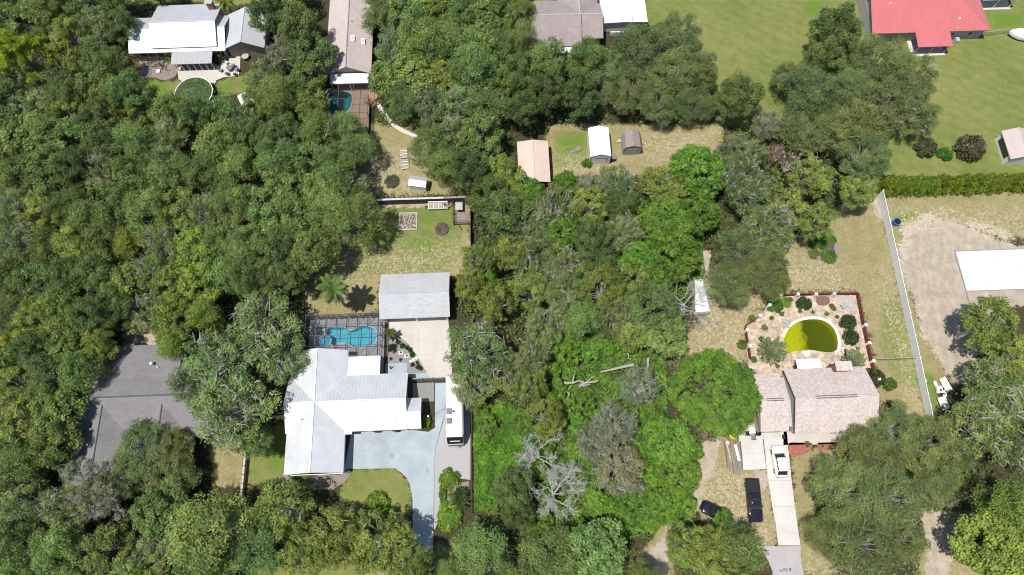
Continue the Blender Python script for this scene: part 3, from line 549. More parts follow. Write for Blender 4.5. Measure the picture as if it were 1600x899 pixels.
# --- B: tan roof house
t = thing('house', 'long pinkish tan roofed house with two skylights between tall oaks', 'house', (-26,88,0))
gable(t, -30.3,-22.1,78.4,104,2.7,4.7,'y','tan_shingle','wall_grey',cap='mauve_shingle')
slope(t, [(-29.4,76.65,2.4),(-22.6,76.65,2.4),(-22.6,78.6,2.6),(-29.4,78.6,2.6)],'bright_white',.1,None,'patio_roof')
for x in (-29.2,-26,-22.8): MB().box(x-.06,x+.06,76.75,76.87,0,2.3).build('post','white_paint',t)
MB().add([(-29.2,76.8,.05),(-22.8,76.8,.05),(-22.8,76.8,2.3),(-29.2,76.8,2.3)],[(0,1,2,3)]).build('screen_panel','screen_mesh',t)
for x, y in ((-25.3,84.8),(-23.6,84.8)):
    z = 4.7-(abs(x+26.2))/4.1*2; s = MB().box(x-.35,x+.35,y-.6,y+.6,z-.25,z+.16).build('skylight','white_paint',t); MB().box(x-.2,x+.2,y-.35,y+.5,z+.162,z+.18).build('pane','tan_shingle',s)
MB().box(-30.2,-22.2,84.7,84.78,2.6,2.9).build('roof_seam','mauve_shingle',t); vent(t,-25.6,88.5,4.4)
# --- B: deck cage and steps
t = thing('pool_cage', 'dark framed screen enclosure beside the teal pool', 'pool cage', (-26,72,0))
for x in (-30.4,-27.8,-25.2,-22.6): MB().box(x-.04,x+.04,67.4,76.6,2.45,2.53).build('beam','screen_frame',t)
for y in (67.4,70.5,73.5,76.5): MB().box(-30.4,-22.5,y-.04,y+.04,2.38,2.44).build('purlin','screen_frame',t)
for x, y in ((-22.6,67.4),(-22.6,70.5),(-22.6,73.5),(-25.2,67.4),(-27.8,67.4)): MB().box(x-.05,x+.05,y-.05,y+.05,0,2.37).build('post','screen_frame',t)
for y0, y1 in ((67.45,70.45),(70.55,73.45)): MB().add([(-22.6,y0,.05),(-22.6,y1,.05),(-22.6,y1,2.36),(-22.6,y0,2.36)],[(0,1,2,3)]).build('screen_panel','screen_mesh',t); MB().box(-22.63,-22.57,y0,y1,.05,.8).build('kick_plate','black',t)
for i in range(3):
    for j in range(3): MB().add([(-30.3+i*2.6,67.5+j*3.05,2.5),(-27.9+i*2.6,67.5+j*3.05,2.5),(-27.9+i*2.6,70.4+j*3.0,2.5),(-30.3+i*2.6,70.4+j*3.0,2.5)],[(0,1,2,3)]).build('screen_panel','screen_mesh',t)
t = thing('deck_steps', 'brown wooden steps at the head of the curved garden path', 'steps', (*at(583,160)[:2],0), -.7)
for i in range(3): MB().box(-.9,.9,-.3-.4*i,.08-.4*i,0,.42-.13*i).build('tread','brown_wood',t,local=True)
for s_ in (-.95,.95): MB().tube([(s_,.1,1.2),(s_,-1.1,.8)],.05,6).tube([(s_,.1,0),(s_,.1,1.2)],.05,6).tube([(s_,-1.1,0),(s_,-1.1,.8)],.05,6).build('handrail','brown_wood',t,local=True)
# --- C: mauve roof house top middle
t = thing('house', 'mauve brown shingle house at the top edge left of a white roof', 'house', (12,88,0))
gable(t, 5.6,15.9,83.0,93.4,2.7,4.9,'x','mauve_shingle','wall_cream',cap='tan_shingle')
gable(t, 15.9,19.9,84.5,92.4,2.7,4.5,'x','mauve_shingle','wall_cream',cap='tan_shingle')
gable(t, 12.0,19.5,88.5,101,2.7,4.7,'y','mauve_shingle','wall_cream',cap='tan_shingle')
slope(t, [(9.0,81.9,2.2),(15.8,81.9,2.2),(15.8,83.5,2.4),(9.0,83.5,2.4)],'bright_white',.08,.4,'patio_roof')
for x in (9.2,12.5,15.6): MB().box(x-.06,x+.06,82.0,82.1,0,2.1).build('post','white_paint',t)
t = thing('metal_building', 'white metal roofed building at the top edge beside the mauve roof', 'building', (24,92,0))
gable(t, 20.0,28.4,87.9,99,2.6,2.8,'y','bright_white','wall_white',.6,inset=.25)
MB().box(21.5,24.5,86.4,86.6,1.0,1.9).build('fence_panel','white_paint',t)
# --- D: red metal house
t = thing('house', 'red metal roofed house with small porch roof at the top right', 'house', (80,88,0))
x0,x1,y0,y1,ze,zr = 69.0,90.75,83.5,96.5,2.8,5.1; ym=90.0; hx=85.0
q=[(x0,y0,ze),(x1,y0,ze),(hx,ym,zr),(x0,ym,zr)]; slope(t,q,'red_metal',.12)
mb=MB()
for i in range(54):
    x=x0+.2+i*.4
    ytop = ym if x<hx else y0+(ym-y0)*(x1-x)/(x1-hx); zt = ze+(zr-ze)*(ytop-y0)/(ym-y0)
    if ytop-y0>.2: mb.add([(x-.025,y0,ze),(x+.025,y0,ze),(x+.025,y0,ze+.045),(x-.025,y0,ze+.045),(x-.025,ytop,zt),(x+.025,ytop,zt),(x+.025,ytop,zt+.045),(x-.025,ytop,zt+.045)],[(3,2,6,7),(0,3,7,4),(2,1,5,6),(0,1,2,3)])
mb.build('roof_ribs','red_metal',t)
slope(t,[(x1,y1,ze),(x0,y1,ze),(x0,ym,zr),(hx,ym,zr)],'red_metal',.12)
MB().add([(x1,y0,ze),(x1,y1,ze),(hx,ym,zr),(x1,y0,ze-.12),(x1,y1,ze-.12),(hx,ym,zr-.12)],[(0,1,2),(5,4,3),(0,3,4,1),(1,4,5,2),(2,5,3,0)]).build('hip_slope','red_metal',t)
MB().tube([(x1,y0,ze),(hx,ym,zr)],.08,6).build('hip_cap','red_metal',t); MB().tube([(x0,ym,zr),(hx,ym,zr)],.1,6).build('ridge_cap','red_metal',t)
MB().box(x0+.45,x1-.5,y0+.45,y1-.45,0,ze-.13).build('wall','wall_grey',t)
MB().add([(x0+.5,y0+1,ze-.2),(x0+.5,y1-1,ze-.2),(x0+.5,ym,zr-.35),(x0+.9,y0+1,ze-.2),(x0+.9,y1-1,ze-.2),(x0+.9,ym,zr-.35)],[(0,2,1),(3,4,5),(0,1,4,3),(1,2,5,4),(2,0,3,5)]).build('gable_wall','wall_grey',t)
slope(t,[(76.9,80.5,2.45),(83.2,80.5,2.45),(83.2,83.55,2.83),(76.9,83.55,2.83)],'red_metal',.1,.45,'porch_roof')
for x in (77.4,80.2,82.9): MB().box(x-.08,x+.08,80.8,80.95,0,2.36).build('post','wall_cream',t)
MB().box(76.9,83.2,80.4,83.9,0,.1).build('porch_floor','pale_concrete',t)
window(t,84.3,85.2,83.95,1.1,2.0); window(t,87.4,88.3,83.95,1.1,2.0); vent(t,85.0,85.5,3.6,.16,.3,'white_paint'); vent(t,72.4,88.5,4.6,.14,.3,'white_paint'); vent(t,84.5,84.0,3.0,.06,.2,'white_paint')
MB().box(85.6,86.3,82.9,83.9,0,.8).build('air_unit','galvanised',t)
t = thing('carport', 'white flat roofed carport with dark opening at the top right corner', 'carport', (95,92,0))
slope(t,[(91.6,90.6,2.5),(98.3,90.6,2.5),(98.3,96,2.7),(91.6,96,2.7)],'bright_white',.12,None,'roof')
for x in (91.9,95,98.0): MB().box(x-.06,x+.06,90.8,90.92,0,2.4).build('post','white_paint',t)
MB().box(91.8,98.1,95.6,95.8,0,2.4).build('back_wall','wall_tan',t); MB().box(91.5,98.4,90.5,96,0,.06).build('floor','pale_concrete',t)
# --- Q: right house
t = thing('house', 'brown shingle house with chimney between the green pool and driveway', 'house', (47,17,0))
gable(t, 41.95,54.25,12.45,22.1,2.7,5.15,'x','brown_shingle','wall_cream',cap='brown_shingle',inset=.5)
gable(t, 37.0,41.2,12.95,21.55,2.65,4.55,'x','brown_shingle','wall_cream',cap='brown_shingle',inset=.2)
slope(t,[(41.1,13.6,2.2),(41.95,13.6,2.2),(41.95,17.3,3.2),(41.1,17.3,3.2)],'grey_shingle',.08,None,'link_roof'); slope(t,[(41.95,21.0,2.2),(41.1,21.0,2.2),(41.1,17.3,3.2),(41.95,17.3,3.2)],'grey_shingle',.08,None,'link_roof')
for xa, xb, z in ((45.0,51.0,5.26),(38.0,40.5,4.66)):
    for dy in (-.16,.16): MB().box(xa,xb,17.27+dy-.04,17.27+dy+.04,z-.16,z).build('ridge_vent','ridge_dark',t)
ch = MB().box(49.2,51.4,21.3,22.5,0,4.4).build('chimney','wall_brick',t); MB().box(49.05,51.5,21.15,22.6,4.4,4.55).build('chimney_cap','brown_shingle',ch)
slope(t,[(44.2,22.1,2.5),(47.9,22.1,2.5),(47.9,23.65,2.4),(44.2,23.65,2.4)],'bright_white',.1,None,'patio_roof'); [MB().box(x-.06,x+.06,23.45,23.55,0,2.3).build('post','white_paint',t) for x in (44.4,47.7)]
vent(t,47.2,15.4,3.6,.07,.3); MB().box(37.8,40.6,13.08,13.13,.07,2.15).build('garage_door','wall_white',t); window(t,46,48.4,12.93,.8,2.0,2)
MB().box(41.02,41.5,12.05,12.75,.065,.09).build('door_mat','black',t); MB().box(48.3,49.1,12.6,12.75,.065,.3).build('planter','grey_wood',t)
MB().tube([(36.9,13.0,2.55),(36.9,21.4,2.55)],.05,6).build('gutter','red_stain',t)
# --- sheds
t = thing('carport', 'peach metal carport roof with leaf shadows beside the grassy clearing', 'carport', (6,60,0))
gable(t, 3.3,8.6,55.4,63.4,2.6,3.1,'y','peach_metal',None,None,th=.06)
for x in (3.5,8.4):
    for y in (55.6,58.2,60.8,63.2): MB().box(x-.05,x+.05,y-.05,y+.05,0,2.55).build('post','galvanised',t)
MB().box(3.35,3.45,55.5,63.3,.9,2.5).build('side_panel','peach_metal',t)
t = thing('metal_shed', 'white gabled metal shed with roll up door in the clearing', 'shed', (17.5,62,0))
gable(t, 15.65,19.2,60.0,65.7,2.55,3.2,'y','bright_white','wall_white',None,th=.05,inset=.05,cap='bright_white')
MB().box(16.4,18.5,59.96,60.02,.05,2.0).build('roll_door','vinyl',t); MB().box(16.3,18.6,59.93,60.0,2.02,2.14).build('door_header','grey_plastic',t)
MB().box(15.68,15.8,59.96,60.03,0,2.5).box(19.05,19.17,59.96,60.03,0,2.5).build('corner_trim','galvanised',t)
t = thing('barn_shed', 'brown gambrel roofed shed partly shaded by a large oak', 'shed', (23.2,63,0))
pf=[(21.5,1.7),(21.9,2.5),(23.15,2.95),(24.4,2.5),(24.8,1.7)]
for a,b in zip(pf,pf[1:]): slope(t,[(a[0],61.6,a[1]),(b[0],61.6,b[1]),(b[0],64.9,b[1]),(a[0],64.9,a[1])],'brown_metal',.06)
pw=[(21.6,0),(24.7,0),(24.7,1.6),(24.35,2.4),(23.15,2.85),(21.95,2.4),(21.6,1.6)]
MB().add([(x,61.7,z) for x,z in pw]+[(x,64.8,z) for x,z in pw],[tuple(range(6,-1,-1)),tuple(range(7,14))]+[(i,(i+1)%7,(i+1)%7+7,i+7) for i in range(7)]).build('wall','wall_grey',t)
MB().box(22.3,24.0,61.66,61.72,.1,1.8).build('door','wall_grey',t)
for y in (62.5,63.6): MB().box(21.46,24.84,y-.03,y+.03,1.5,1.52).build('batten','brown_metal',t)
t = thing('garden_shed', 'small white gabled shed just behind the dark fence', 'shed', (-13.7,56.8,0), -.18)
q0=[(-1.5,-.95,1.75),(1.5,-.95,1.75),(1.5,0,2.3),(-1.5,0,2.3)]; q1=[(1.5,.95,1.75),(-1.5,.95,1.75),(-1.5,0,2.3),(1.5,0,2.3)]
for q in (q0,q1): MB().slab(q,.06).build('roof_slope','old_white_metal',t,local=True)
MB().add([(s,p[0],p[1]) for s in (-1.4,1.4) for p in ((-.85,0),(.85,0),(.85,1.7),(0,2.2),(-.85,1.7))],[(4,3,2,1,0),(5,6,7,8,9)]+[(i,(i+1)%5,(i+1)%5+5,i+5) for i in range(5)]).build('wall','wall_white',t,local=True)
MB().box(1.401,1.43,-.4,.4,.05,1.6).build('door','grey_plastic',t,local=True)
t = thing('storage_shed', 'tan roofed white shed cut off by the right edge', 'shed', (89,60,0))
gable(t, 87.2,92.0,57.0,62.6,2.2,3.2,'y','tan_shingle','wall_white',inset=.2)
MB().box(87.35,87.4,58.0,61.6,.6,1.9).build('window','glass',t)
# white-roofed camper under the bare oak
t = thing('camper', 'white flat roofed camper under the leaning bare oak', 'trailer', (31.2,34.5,0), .04); t.scale = (.86,.86,1)
MB().add([(-1.5,-3.0,.5),(1.05,-3.1,.5),(.85,3.1,.5),(-.6,3.1,.5),(-1.6,-3.1,2.35),(1.1,-3.2,2.35),(.85,3.2,2.3),(-.65,3.2,2.3)],[(3,2,1,0),(4,5,6,7),(0,1,5,4),(1,2,6,5),(2,3,7,6),(3,0,4,7)]).build('body','tarp',t,local=True,bevel=.1)
MB().box(-.3,.35,-1,-.35,2.34,2.46).build('roof_vent','vinyl',t,local=True); MB().box(-.2,.4,1.2,1.7,2.32,2.4).build('roof_vent','old_white_metal',t,local=True)
for s_ in (-.85,.85): MB().tube([(s_*.9,-.1,.33),(s_*1.0,-.1,.33)],.33,14).build('wheel','rubber',t,local=True)
MB().tube([(0.1,3.1,.55),(0.1,4.2,.5)],.06,6).build('hitch','galvanised',t,local=True)
MB().box(1.08,1.12,-2,-.8,1.2,1.9).build('window','glass',t,local=True)

# ------------------------------------------------------------------ fences
def line_pts(a, b, step):
    a, b = Vector(a), Vector(b); n = max(1, round((b-a).length/step)); return [a.lerp(b, i/n) for i in range(n+1)], n
# white vinyl fence
t = thing('vinyl_fence', 'long white vinyl privacy fence beside the sandy lot', 'fence', (64.4,52.1,0))
P_, n = line_pts((64.4,52.1), (63.35,14.2), 1.83); ang = math.atan2(-37.9,-1.05)
for i, p in enumerate(P_):
    MB().obox((p.x,p.y,0),.13,.13,1.9,ang).obox((p.x,p.y,1.9),.17,.17,.05,ang).build('post','white_paint',t)
    if i < n:
        m_ = (p+P_[i+1])/2; MB().obox((m_.x,m_.y,.06),1.70,.04,1.72,ang).build('panel','vinyl',t)
        MB().obox((m_.x,m_.y,1.78),1.70,.08,.09,ang).build('top_rail','white_paint',t)
# dark board fence
t = thing('board_fence', 'dark wooden fence with pale cap across the back lawn', 'fence', (-13,53.6,0))
P_, n = line_pts((-22.6,53.55),(-5.0,53.5),2.2)
for i, p in enumerate(P_):
    MB().box(p.x-.06,p.x+.06,p.y-.06,p.y+.06,0,1.75).build('post','dark_wood',t)
    if i < n:
        q = P_[i+1]; MB().box(p.x+.07,q.x-.07,p.y-.02,p.y+.02,.05,1.72).build('panel','dark_wood',t)
        MB().add([(p.x+.02,p.y-.06,1.76),(q.x-.02,p.y-.06,1.76),(q.x-.02,p.y+.22,1.86),(p.x+.02,p.y+.22,1.86),(p.x+.02,p.y-.06,1.72),(q.x-.02,p.y-.06,1.72),(q.x-.02,p.y+.22,1.82),(p.x+.02,p.y+.22,1.82)],[(0,1,2,3),(7,6,5,4),(0,4,5,1),(1,5,6,2),(2,6,7,3),(3,7,4,0)]).build('cap_board','galvanised' if i < 6 else 'grey_wood',t)
t = thing('board_fence', 'dark wooden fence running down the right side of the back lawn', 'fence', (-5,50,0))
P_, n = line_pts((-4.95,53.3),(-5.05,44.6),2.2)
for i, p in enumerate(P_):
    MB().box(p.x-.06,p.x+.06,p.y-.06,p.y+.06,0,1.75).build('post','dark_wood',t)
    if i < n: MB().box(p.x-.02,p.x+.02,P_[i+1].y+.07,p.y-.07,.05,1.72).build('panel','dark_wood',t)
# garden enclosure at the corner
t = thing('animal_pen', 'dark timber pen in the corner of the fenced lawn', 'pen', (-6.6,51,0))
for x, y in ((-7.9,53.1),(-7.9,51.2),(-7.8,49.3),(-5.4,53.1),(-5.4,49.3)): MB().box(x-.06,x+.06,y-.06,y+.06,0,1.6).build('post','dark_wood',t)
for z in (.4,.9,1.5):
    MB().box(-7.93,-7.87,49.36,53.04,z,z+.12).build('rail','dark_wood',t); MB().box(-7.74,-5.46,49.27,49.33,z,z+.12).build('rail','dark_wood',t)
MB().box(-7.7,-5.5,49.5,52.9,.0,.04).build('floor','grey_mulch',t); MB().box(-7.5,-6.3,51.5,52.9,1.2,1.28).build('shelter_roof','galvanised',t)
MB().tube([(-7.0,49.2,.1),(-6.4,48.2,.1)],.07,5).build('loose_post','dark_wood',t)
t = thing('potting_bench', 'white slatted bench against the dark fence with a red brown item', 'bench', (-10.4,52.8,0))
for x in (-12.0,-8.9):
    for y in (52.2,53.2): MB().box(x-.05,x+.05,y-.05,y+.05,0,.8).build('leg','white_paint',t)
for i in range(12): MB().box(-12.1+i*.28,-11.92+i*.28,52.15,53.25,.8,.84).build('slat','pale_wood' if i % 3 else 'white_paint',t)
MB().box(-12.1,-8.8,53.15,53.25,.84,1.25).build('back_rail','white_paint',t); MB().box(-12.1,-8.8,52.08,52.14,.7,.84).build('front_rail','white_paint',t)
for x, m_ in ((-9.3,'wall_brick'),(-8.75,'terracotta')):
    MB().cyl((x,52.7),.2,.845 if x < -9 else 0,1.25 if x < -9 else .45,12,.27).build('flower_pot',m_); o = bpy.data.objects['flower_pot' if x < -9 else 'flower_pot.001']
    tag(o, 'red brown pot standing on the white slatted bench' if x < -9 else 'orange clay pot on the ground right of the slatted bench', 'pot')
t = thing('raised_bed', 'square timber edged vegetable bed on the back lawn', 'garden bed', (-15.5,50.2,0))
for a in ((-17.05,-13.95,51.72,51.84),(-17.05,-13.95,48.62,48.74),(-17.05,-16.93,48.75,51.71),(-14.07,-13.95,48.75,51.71)): MB().box(*a,0,.28).build('edge_board','pale_wood',t)
MB().box(-16.92,-14.08,48.75,51.71,0,.18).build('soil','soil_pale',t)
# post-and-rail fence by the caravan
t = thing('rail_fence', 'dark post and wire fence between the camper and bright vines', 'fence', (-5.45,13,0))
P_, n = line_pts((-5.3,26.0),(-5.62,3.4),1.55)
for i, p in enumerate(P_):
    MB().box(p.x-.07,p.x+.07,p.y-.07,p.y+.07,0,1.35).build('post','dark_wood',t)
    if i < n:
        q = P_[i+1]
        for z in (.3,.75,1.2): MB().tube([(p.x,p.y-.07,z),(q.x,q.y+.07,z)],.045,5).build('rail','dark_wood',t)
t = thing('plank_fence', 'weathered grey plank fence between the side lawn and the oaks', 'fence', (-38.9,12,0))
for y in np.arange(6.2,16.2,1.25):
    MB().box(-39.0,-38.8,y-.08,y+.08,0,1.1).build('post','grey_wood',t)
    if y < 15: [MB().box(-38.93,-38.87,y+.07,y+1.18,z,z+.42).build('plank','pale_wood',t) for z in (.1,.55)]; y < 15 and MB().box(-39.05,-38.75,y+.09,y+1.16,1.0,1.05).build('cap_plank','pale_wood',t)
# low wall south of the apron
t = thing('screen_wall', 'low grey screen wall below the concrete apron', 'wall', (-11.3,23.2,0))
for i in range(4): MB().box(-14.4+i*1.6,-12.86+i*1.6,23.12,23.22,.1,1.3).build('panel','wall_grey',t)
for i in range(5): MB().box(-14.5+i*1.6,-14.42+i*1.6+.05,23.08,23.26,0,1.38).build('post','grey_plastic',t)
# red rail fence with white posts
t = thing('rail_fence', 'dark red board fence with white posts round the green pool', 'fence', (50,30,0))
def redrun(P, posts, ends=()):
    for a, b in zip(P, P[1:]):
        a, b = Vector(a), Vector(b); an = math.atan2(b.y-a.y,b.x-a.x); m_ = (a+b)/2; L_ = (b-a).length
        for z in (.15,.5,.85): MB().obox((m_.x,m_.y,z),L_-.02,.05,.24,an).build('rail','red_stain',t)
        MB().obox((m_.x,m_.y,1.12),L_-.02,.16,.05,an).build('cap_rail','red_stain',t)
    for p in posts: MB().obox((p[0],p[1]-.12,0),.36,.36,1.3,.0).obox((p[0],p[1]-.12,1.3),.46,.46,.08,0).build('post','white_paint',t)
redrun([(44.2,34.6),(47.0,34.6),(49.9,34.55),(52.8,34.5),(56.8,34.4)], [(44.2,34.6),(47.0,34.6),(49.9,34.5),(52.8,34.5)])
redrun([(56.8,34.4),(56.65,29.0),(56.6,26.0),(56.6,23.2),(56.8,20.4)], [(56.7,29.1),(56.65,26.2),(56.65,23.3),(56.85,20.5)])
redrun([(40.3,31.1),(37.9,29.7)], [(40.4,31.3),(42.2,33.0)]); redrun([(37.9,29.5),(37.9,27.0)], [(38.0,29.0),(38.0,26.4)]); redrun([(37.9,26.2),(37.9,24.4)], [])
MB().tube([(44.1,34.5,.9),(40.4,31.2,.9)],.04,5).tube([(44.1,34.5,.4),(40.4,31.2,.4)],.04,5).build('gate_bar','galvanised',t)
def chain(label, a, b):
    t = thing('wire_fence', label, 'fence', (*a,0)); P_, n = line_pts(a, b, 2.4)
    for i, p in enumerate(P_):
        MB().tube([(p.x,p.y,0),(p.x,p.y,1.25)],.04,6).build('post','galvanised',t)
        if i < n:
            q = P_[i+1]; MB().tube([(p.x,p.y,1.2),(q.x,q.y,1.2)],.03,5).build('top_rail','galvanised',t); MB().add([(p.x,p.y,.05),(q.x,q.y,.05),(q.x,q.y,1.18),(p.x,p.y,1.18)],[(0,1,2,3)]).build('mesh','screen_mesh',t)
chain('thin grey wire fence joining the red fence to the white fence', (57.0,23.5),(63.6,23.5))
chain('grey wire fence right of the red roofed house', (90.6,84.3),(96.2,84.9))
# ------------------------------------------------------------------ vegetation meshes
def leaf_mesh(name, C, Nn, size, tone, asp=.55, mat_='leaf', rng=None):
    """one small diamond blade per row: centre C, facing Nn, length size"""
    n = len(C); rng = rng or np.random.default_rng(1)
    Nn = Nn/np.linalg.norm(Nn, axis=1)[:,None]; r = rng.normal(size=(n,3)); T = np.cross(Nn, r); T /= np.linalg.norm(T, axis=1)[:,None]; B = np.cross(Nn, T)
    L = (size*.5)[:,None]; W = L*asp
    fold = Nn*L*.18
    V = np.stack([C-T*L, C-T*L*.1+B*W+fold, C+T*L, C-T*L*.1-B*W+fold], 1).reshape(-1,3)
    me = bpy.data.meshes.new(name); nv = len(V)
    me.vertices.add(nv); me.vertices.foreach_set('co', V.astype(np.float32).ravel())
    me.loops.add(nv); me.loops.foreach_set('vertex_index', np.arange(nv, dtype=np.int32))
    me.polygons.add(n); me.polygons.foreach_set('loop_start', np.arange(0, nv, 4, dtype=np.int32)); me.polygons.foreach_set('loop_total', np.full(n, 4, np.int32))
    me.update(calc_edges=True)
    a = me.attributes.new('tone', 'FLOAT', 'FACE'); a.data.foreach_set('value', np.clip(tone,0,1).astype(np.float32))
    me.materials.append(M[mat_]); return me
def unit(rng, n):
    v = rng.normal(size=(n,3)); return v/np.linalg.norm(v, axis=1)[:,None]
def spread(rng, n, gen, k=14):
    """n points from gen, kept well apart"""
    out = [gen(1)[0]]
    for _ in range(n-1):
        c = gen(k); d = np.min(np.linalg.norm(c[:,None]-np.array(out)[None], axis=2), axis=1); out.append(c[np.argmax(d)])
    return np.array(out)
def make_tree(seed, R=5.0, zc=6.0, hz=2.8, ncl=30, cr=1.45, nsub=6, nl=80, ll=.34, bark='bark', twigs=0, hollow=.5, tmat='grey_bark', droop=0.0, thin=1.0):
    rng = np.random.default_rng(seed)
    lob = rng.uniform(.82,1.12,7); ph = rng.uniform(0,6.28)
    def gen(k):
        d = unit(rng, k*3); d = d[d[:,2] > -.45][:k]
        f = rng.uniform(hollow, 1, len(d))[:,None]**.6; a = np.arctan2(d[:,1], d[:,0])+ph
        ax = np.interp((a % 6.2832)/6.2832*7, np.arange(8), np.append(lob, lob[0]))[:,None]
        p = d*f*np.array([R-cr*.8, R-cr*.8, hz]); p[:,:2] *= ax; return p
    C = spread(rng, ncl, gen); C[:,2] += zc+rng.normal(size=len(C))*cr*.28; C = C[rng.random(len(C)) < .9]
    cl_r = cr*rng.uniform(.65, 1.25, len(C)); cl_t = rng.uniform(.05,.95,len(C))
    P=[]; Nr=[]; T=[]; S=[]
    for c, r, t in zip(C, cl_r, cl_t):
        sd = unit(rng, nsub*2); sd = sd[sd[:,2] > -.5][:nsub]
        for d in sd:
            sc_ = c + d*r*rng.uniform(.4,.72)*np.array([1,1,.75]); sr = r*rng.uniform(.38,.62); n = int(nl*thin*(sr/(.5*cr))**2)+4
            u = unit(rng, n); u = u[u[:,2] > -.55]; rad = sr*rng.uniform(.55,1.12,len(u))[:,None]
            p = sc_ + u*rad*np.array([1,1,.8]); p[:,2] -= droop*rng.random(len(u))*.6
            P.append(p); Nr.append(u*.75+rng.normal(size=u.shape)*.55+np.array([0,0,.45])); T.append(np.clip(t*.6+.4*rng.random()+rng.normal(size=len(u))*.13,0,1)*.75+.25*rng.random(len(u))); S.append(ll*rng.uniform(.65,1.3,len(u)))
    crown = leaf_mesh('crown', np.concatenate(P), np.concatenate(Nr), np.concatenate(S), np.concatenate(T), rng=rng)
    mb = MB(); fork = Vector((rng.normal()*.2, rng.normal()*.2, zc-hz*1.0)); tr = min(.07*R, .36)
    mb.tube([(0,0,-.2),(fork.x*.4,fork.y*.4,fork.z*.5),fork], [tr*1.3, tr, tr*.85], 8)
    for c, r in list(zip(C, cl_r))[::max(1,len(C)//45)]:
        c = Vector(c); mid = fork.lerp(c, .5)+Vector((rng.normal()*.3, rng.normal()*.3, .3)); mb.tube([fork, mid, c], [tr*.5, tr*.24, tr*.09], 5, False)
    for i in range(twigs):
        k = rng.integers(len(C)); c = Vector(C[k]); d = Vector(unit(rng,1)[0]); d.z = abs(d.z)*.8+.25; d.normalize(); r = cl_r[k]
        a = c+d*r*.5; b = c+d*r*1.0+Vector(rng.normal(size=3)*.12); e = c+d*r*rng.uniform(1.2,1.5)+Vector(rng.normal(size=3)*.35)
        mb.tube([a,b,e], [.09,.06,.02], 3, False)
        for _ in range(2): f = b+Vector(rng.normal(size=3)*.5)+d*.2; mb.tube([b,f],[.045,.015],3,False)
    me = bpy.data.meshes.new('trunk'); me.from_pydata([tuple(v) for v in mb.v], [], mb.f); me.materials.append(M[bark]); return crown, me
PROTO = {}
for i, (nc_, cr_, nl_, ll_, hz_) in enumerate([(27,1.6,74,.34,3.2),(22,1.85,90,.28,3.5),(34,1.4,60,.42,2.9),(24,1.7,84,.31,3.6),(44,1.2,50,.38,2.6),(30,1.5,70,.26,3.3)]): PROTO['O', i] = make_tree(10+i, 5, 6.2, hz_, nc_, cr_, 7, nl_, ll_, hollow=.55, twigs=4*i)
for i in range(3): PROTO['Y', i] = make_tree(30+i, 5, 6.2, 3.1, 36, 1.25, 6, 64, .33, twigs=14, bark='grey_bark')
for i in range(3): PROTO['G', i] = make_tree(50+i, 5, 6.0, 2.6, 40, 1.2, 6, 58, .27, bark='grey_bark', twigs=45, droop=.5)
for i in range(2): PROTO['D', i] = make_tree(70+i, 5, 6.0, 3.2, 34, 1.35, 6, 84, .30)
for i in range(3): PROTO['B', i] = make_tree(90+i, 5, 5.4, 2.7, 125, .92, 5, 34, .36, hollow=.72)
for i in range(3): PROTO['K', i] = make_tree(95+i, 10, 6.4, 3.2, 250, 1.2, 6, 62, .36, hollow=.72)
for i in range(2): PROTO['M', i] = PROTO['O', i+1]
for i in range(3): PROTO['U', i] = make_tree(170+i, 5, 4.0, 3.4, 40, 1.3, 5, 50, .55, hollow=.6)
for i in range(3): PROTO['S', i] = make_tree(110+i, 5, 5.8, 2.6, 42, 1.15, 6, 60, .24, bark='grey_bark', twigs=70, droop=.7)
for i in range(3): PROTO['L', i] = make_tree(130+i, 7, 7.0, 3.8, 44, 1.75, 9, 70, .30, bark='grey_bark', twigs=9, hollow=.5)
for i in range(2): PROTO['R', i] = make_tree(150+i, 5, 5.6, 2.5, 22, 1.1, 5, 30, .30, bark='dead_wood', twigs=60)
def make_pine(seed):
    rng = np.random.default_rng(seed); P=[];Nr=[];T=[];S=[]; mb = MB(); mb.tube([(0,0,-.2),(0,0,7),(.2,.1,12.5)],[.3,.22,.06],7)
    for k in range(44):
        h = rng.uniform(6.5,12.6); a = rng.uniform(0,6.28); l = (13.6-h)*.62*rng.uniform(.6,1.1)+.4; e = np.array([math.cos(a)*l, math.sin(a)*l, h+.3*l])
        mb.tube([(0,0,h-.3),tuple(e)],[.07,.03],4,False)
        for q in range(5):
            c = e*1.0+rng.normal(size=3)*np.array([.5,.5,.3]) if q else e
            u = unit(rng, 80); P.append(c+u*.38); Nr.append(np.cross(u, unit(rng,80))); S.append(rng.uniform(.4,.75,80)); T.append(np.full(80,.3+.5*rng.random())+rng.normal(size=80)*.15)
    crown = leaf_mesh('crown', np.concatenate(P), np.concatenate(Nr), np.concatenate(S), np.concatenate(T), asp=.2, rng=rng)
    me = bpy.data.meshes.new('trunk'); me.from_pydata([tuple(v) for v in mb.v], [], mb.f); me.materials.append(M['bark']); return crown, me
PROTO['P', 0] = make_pine(5)
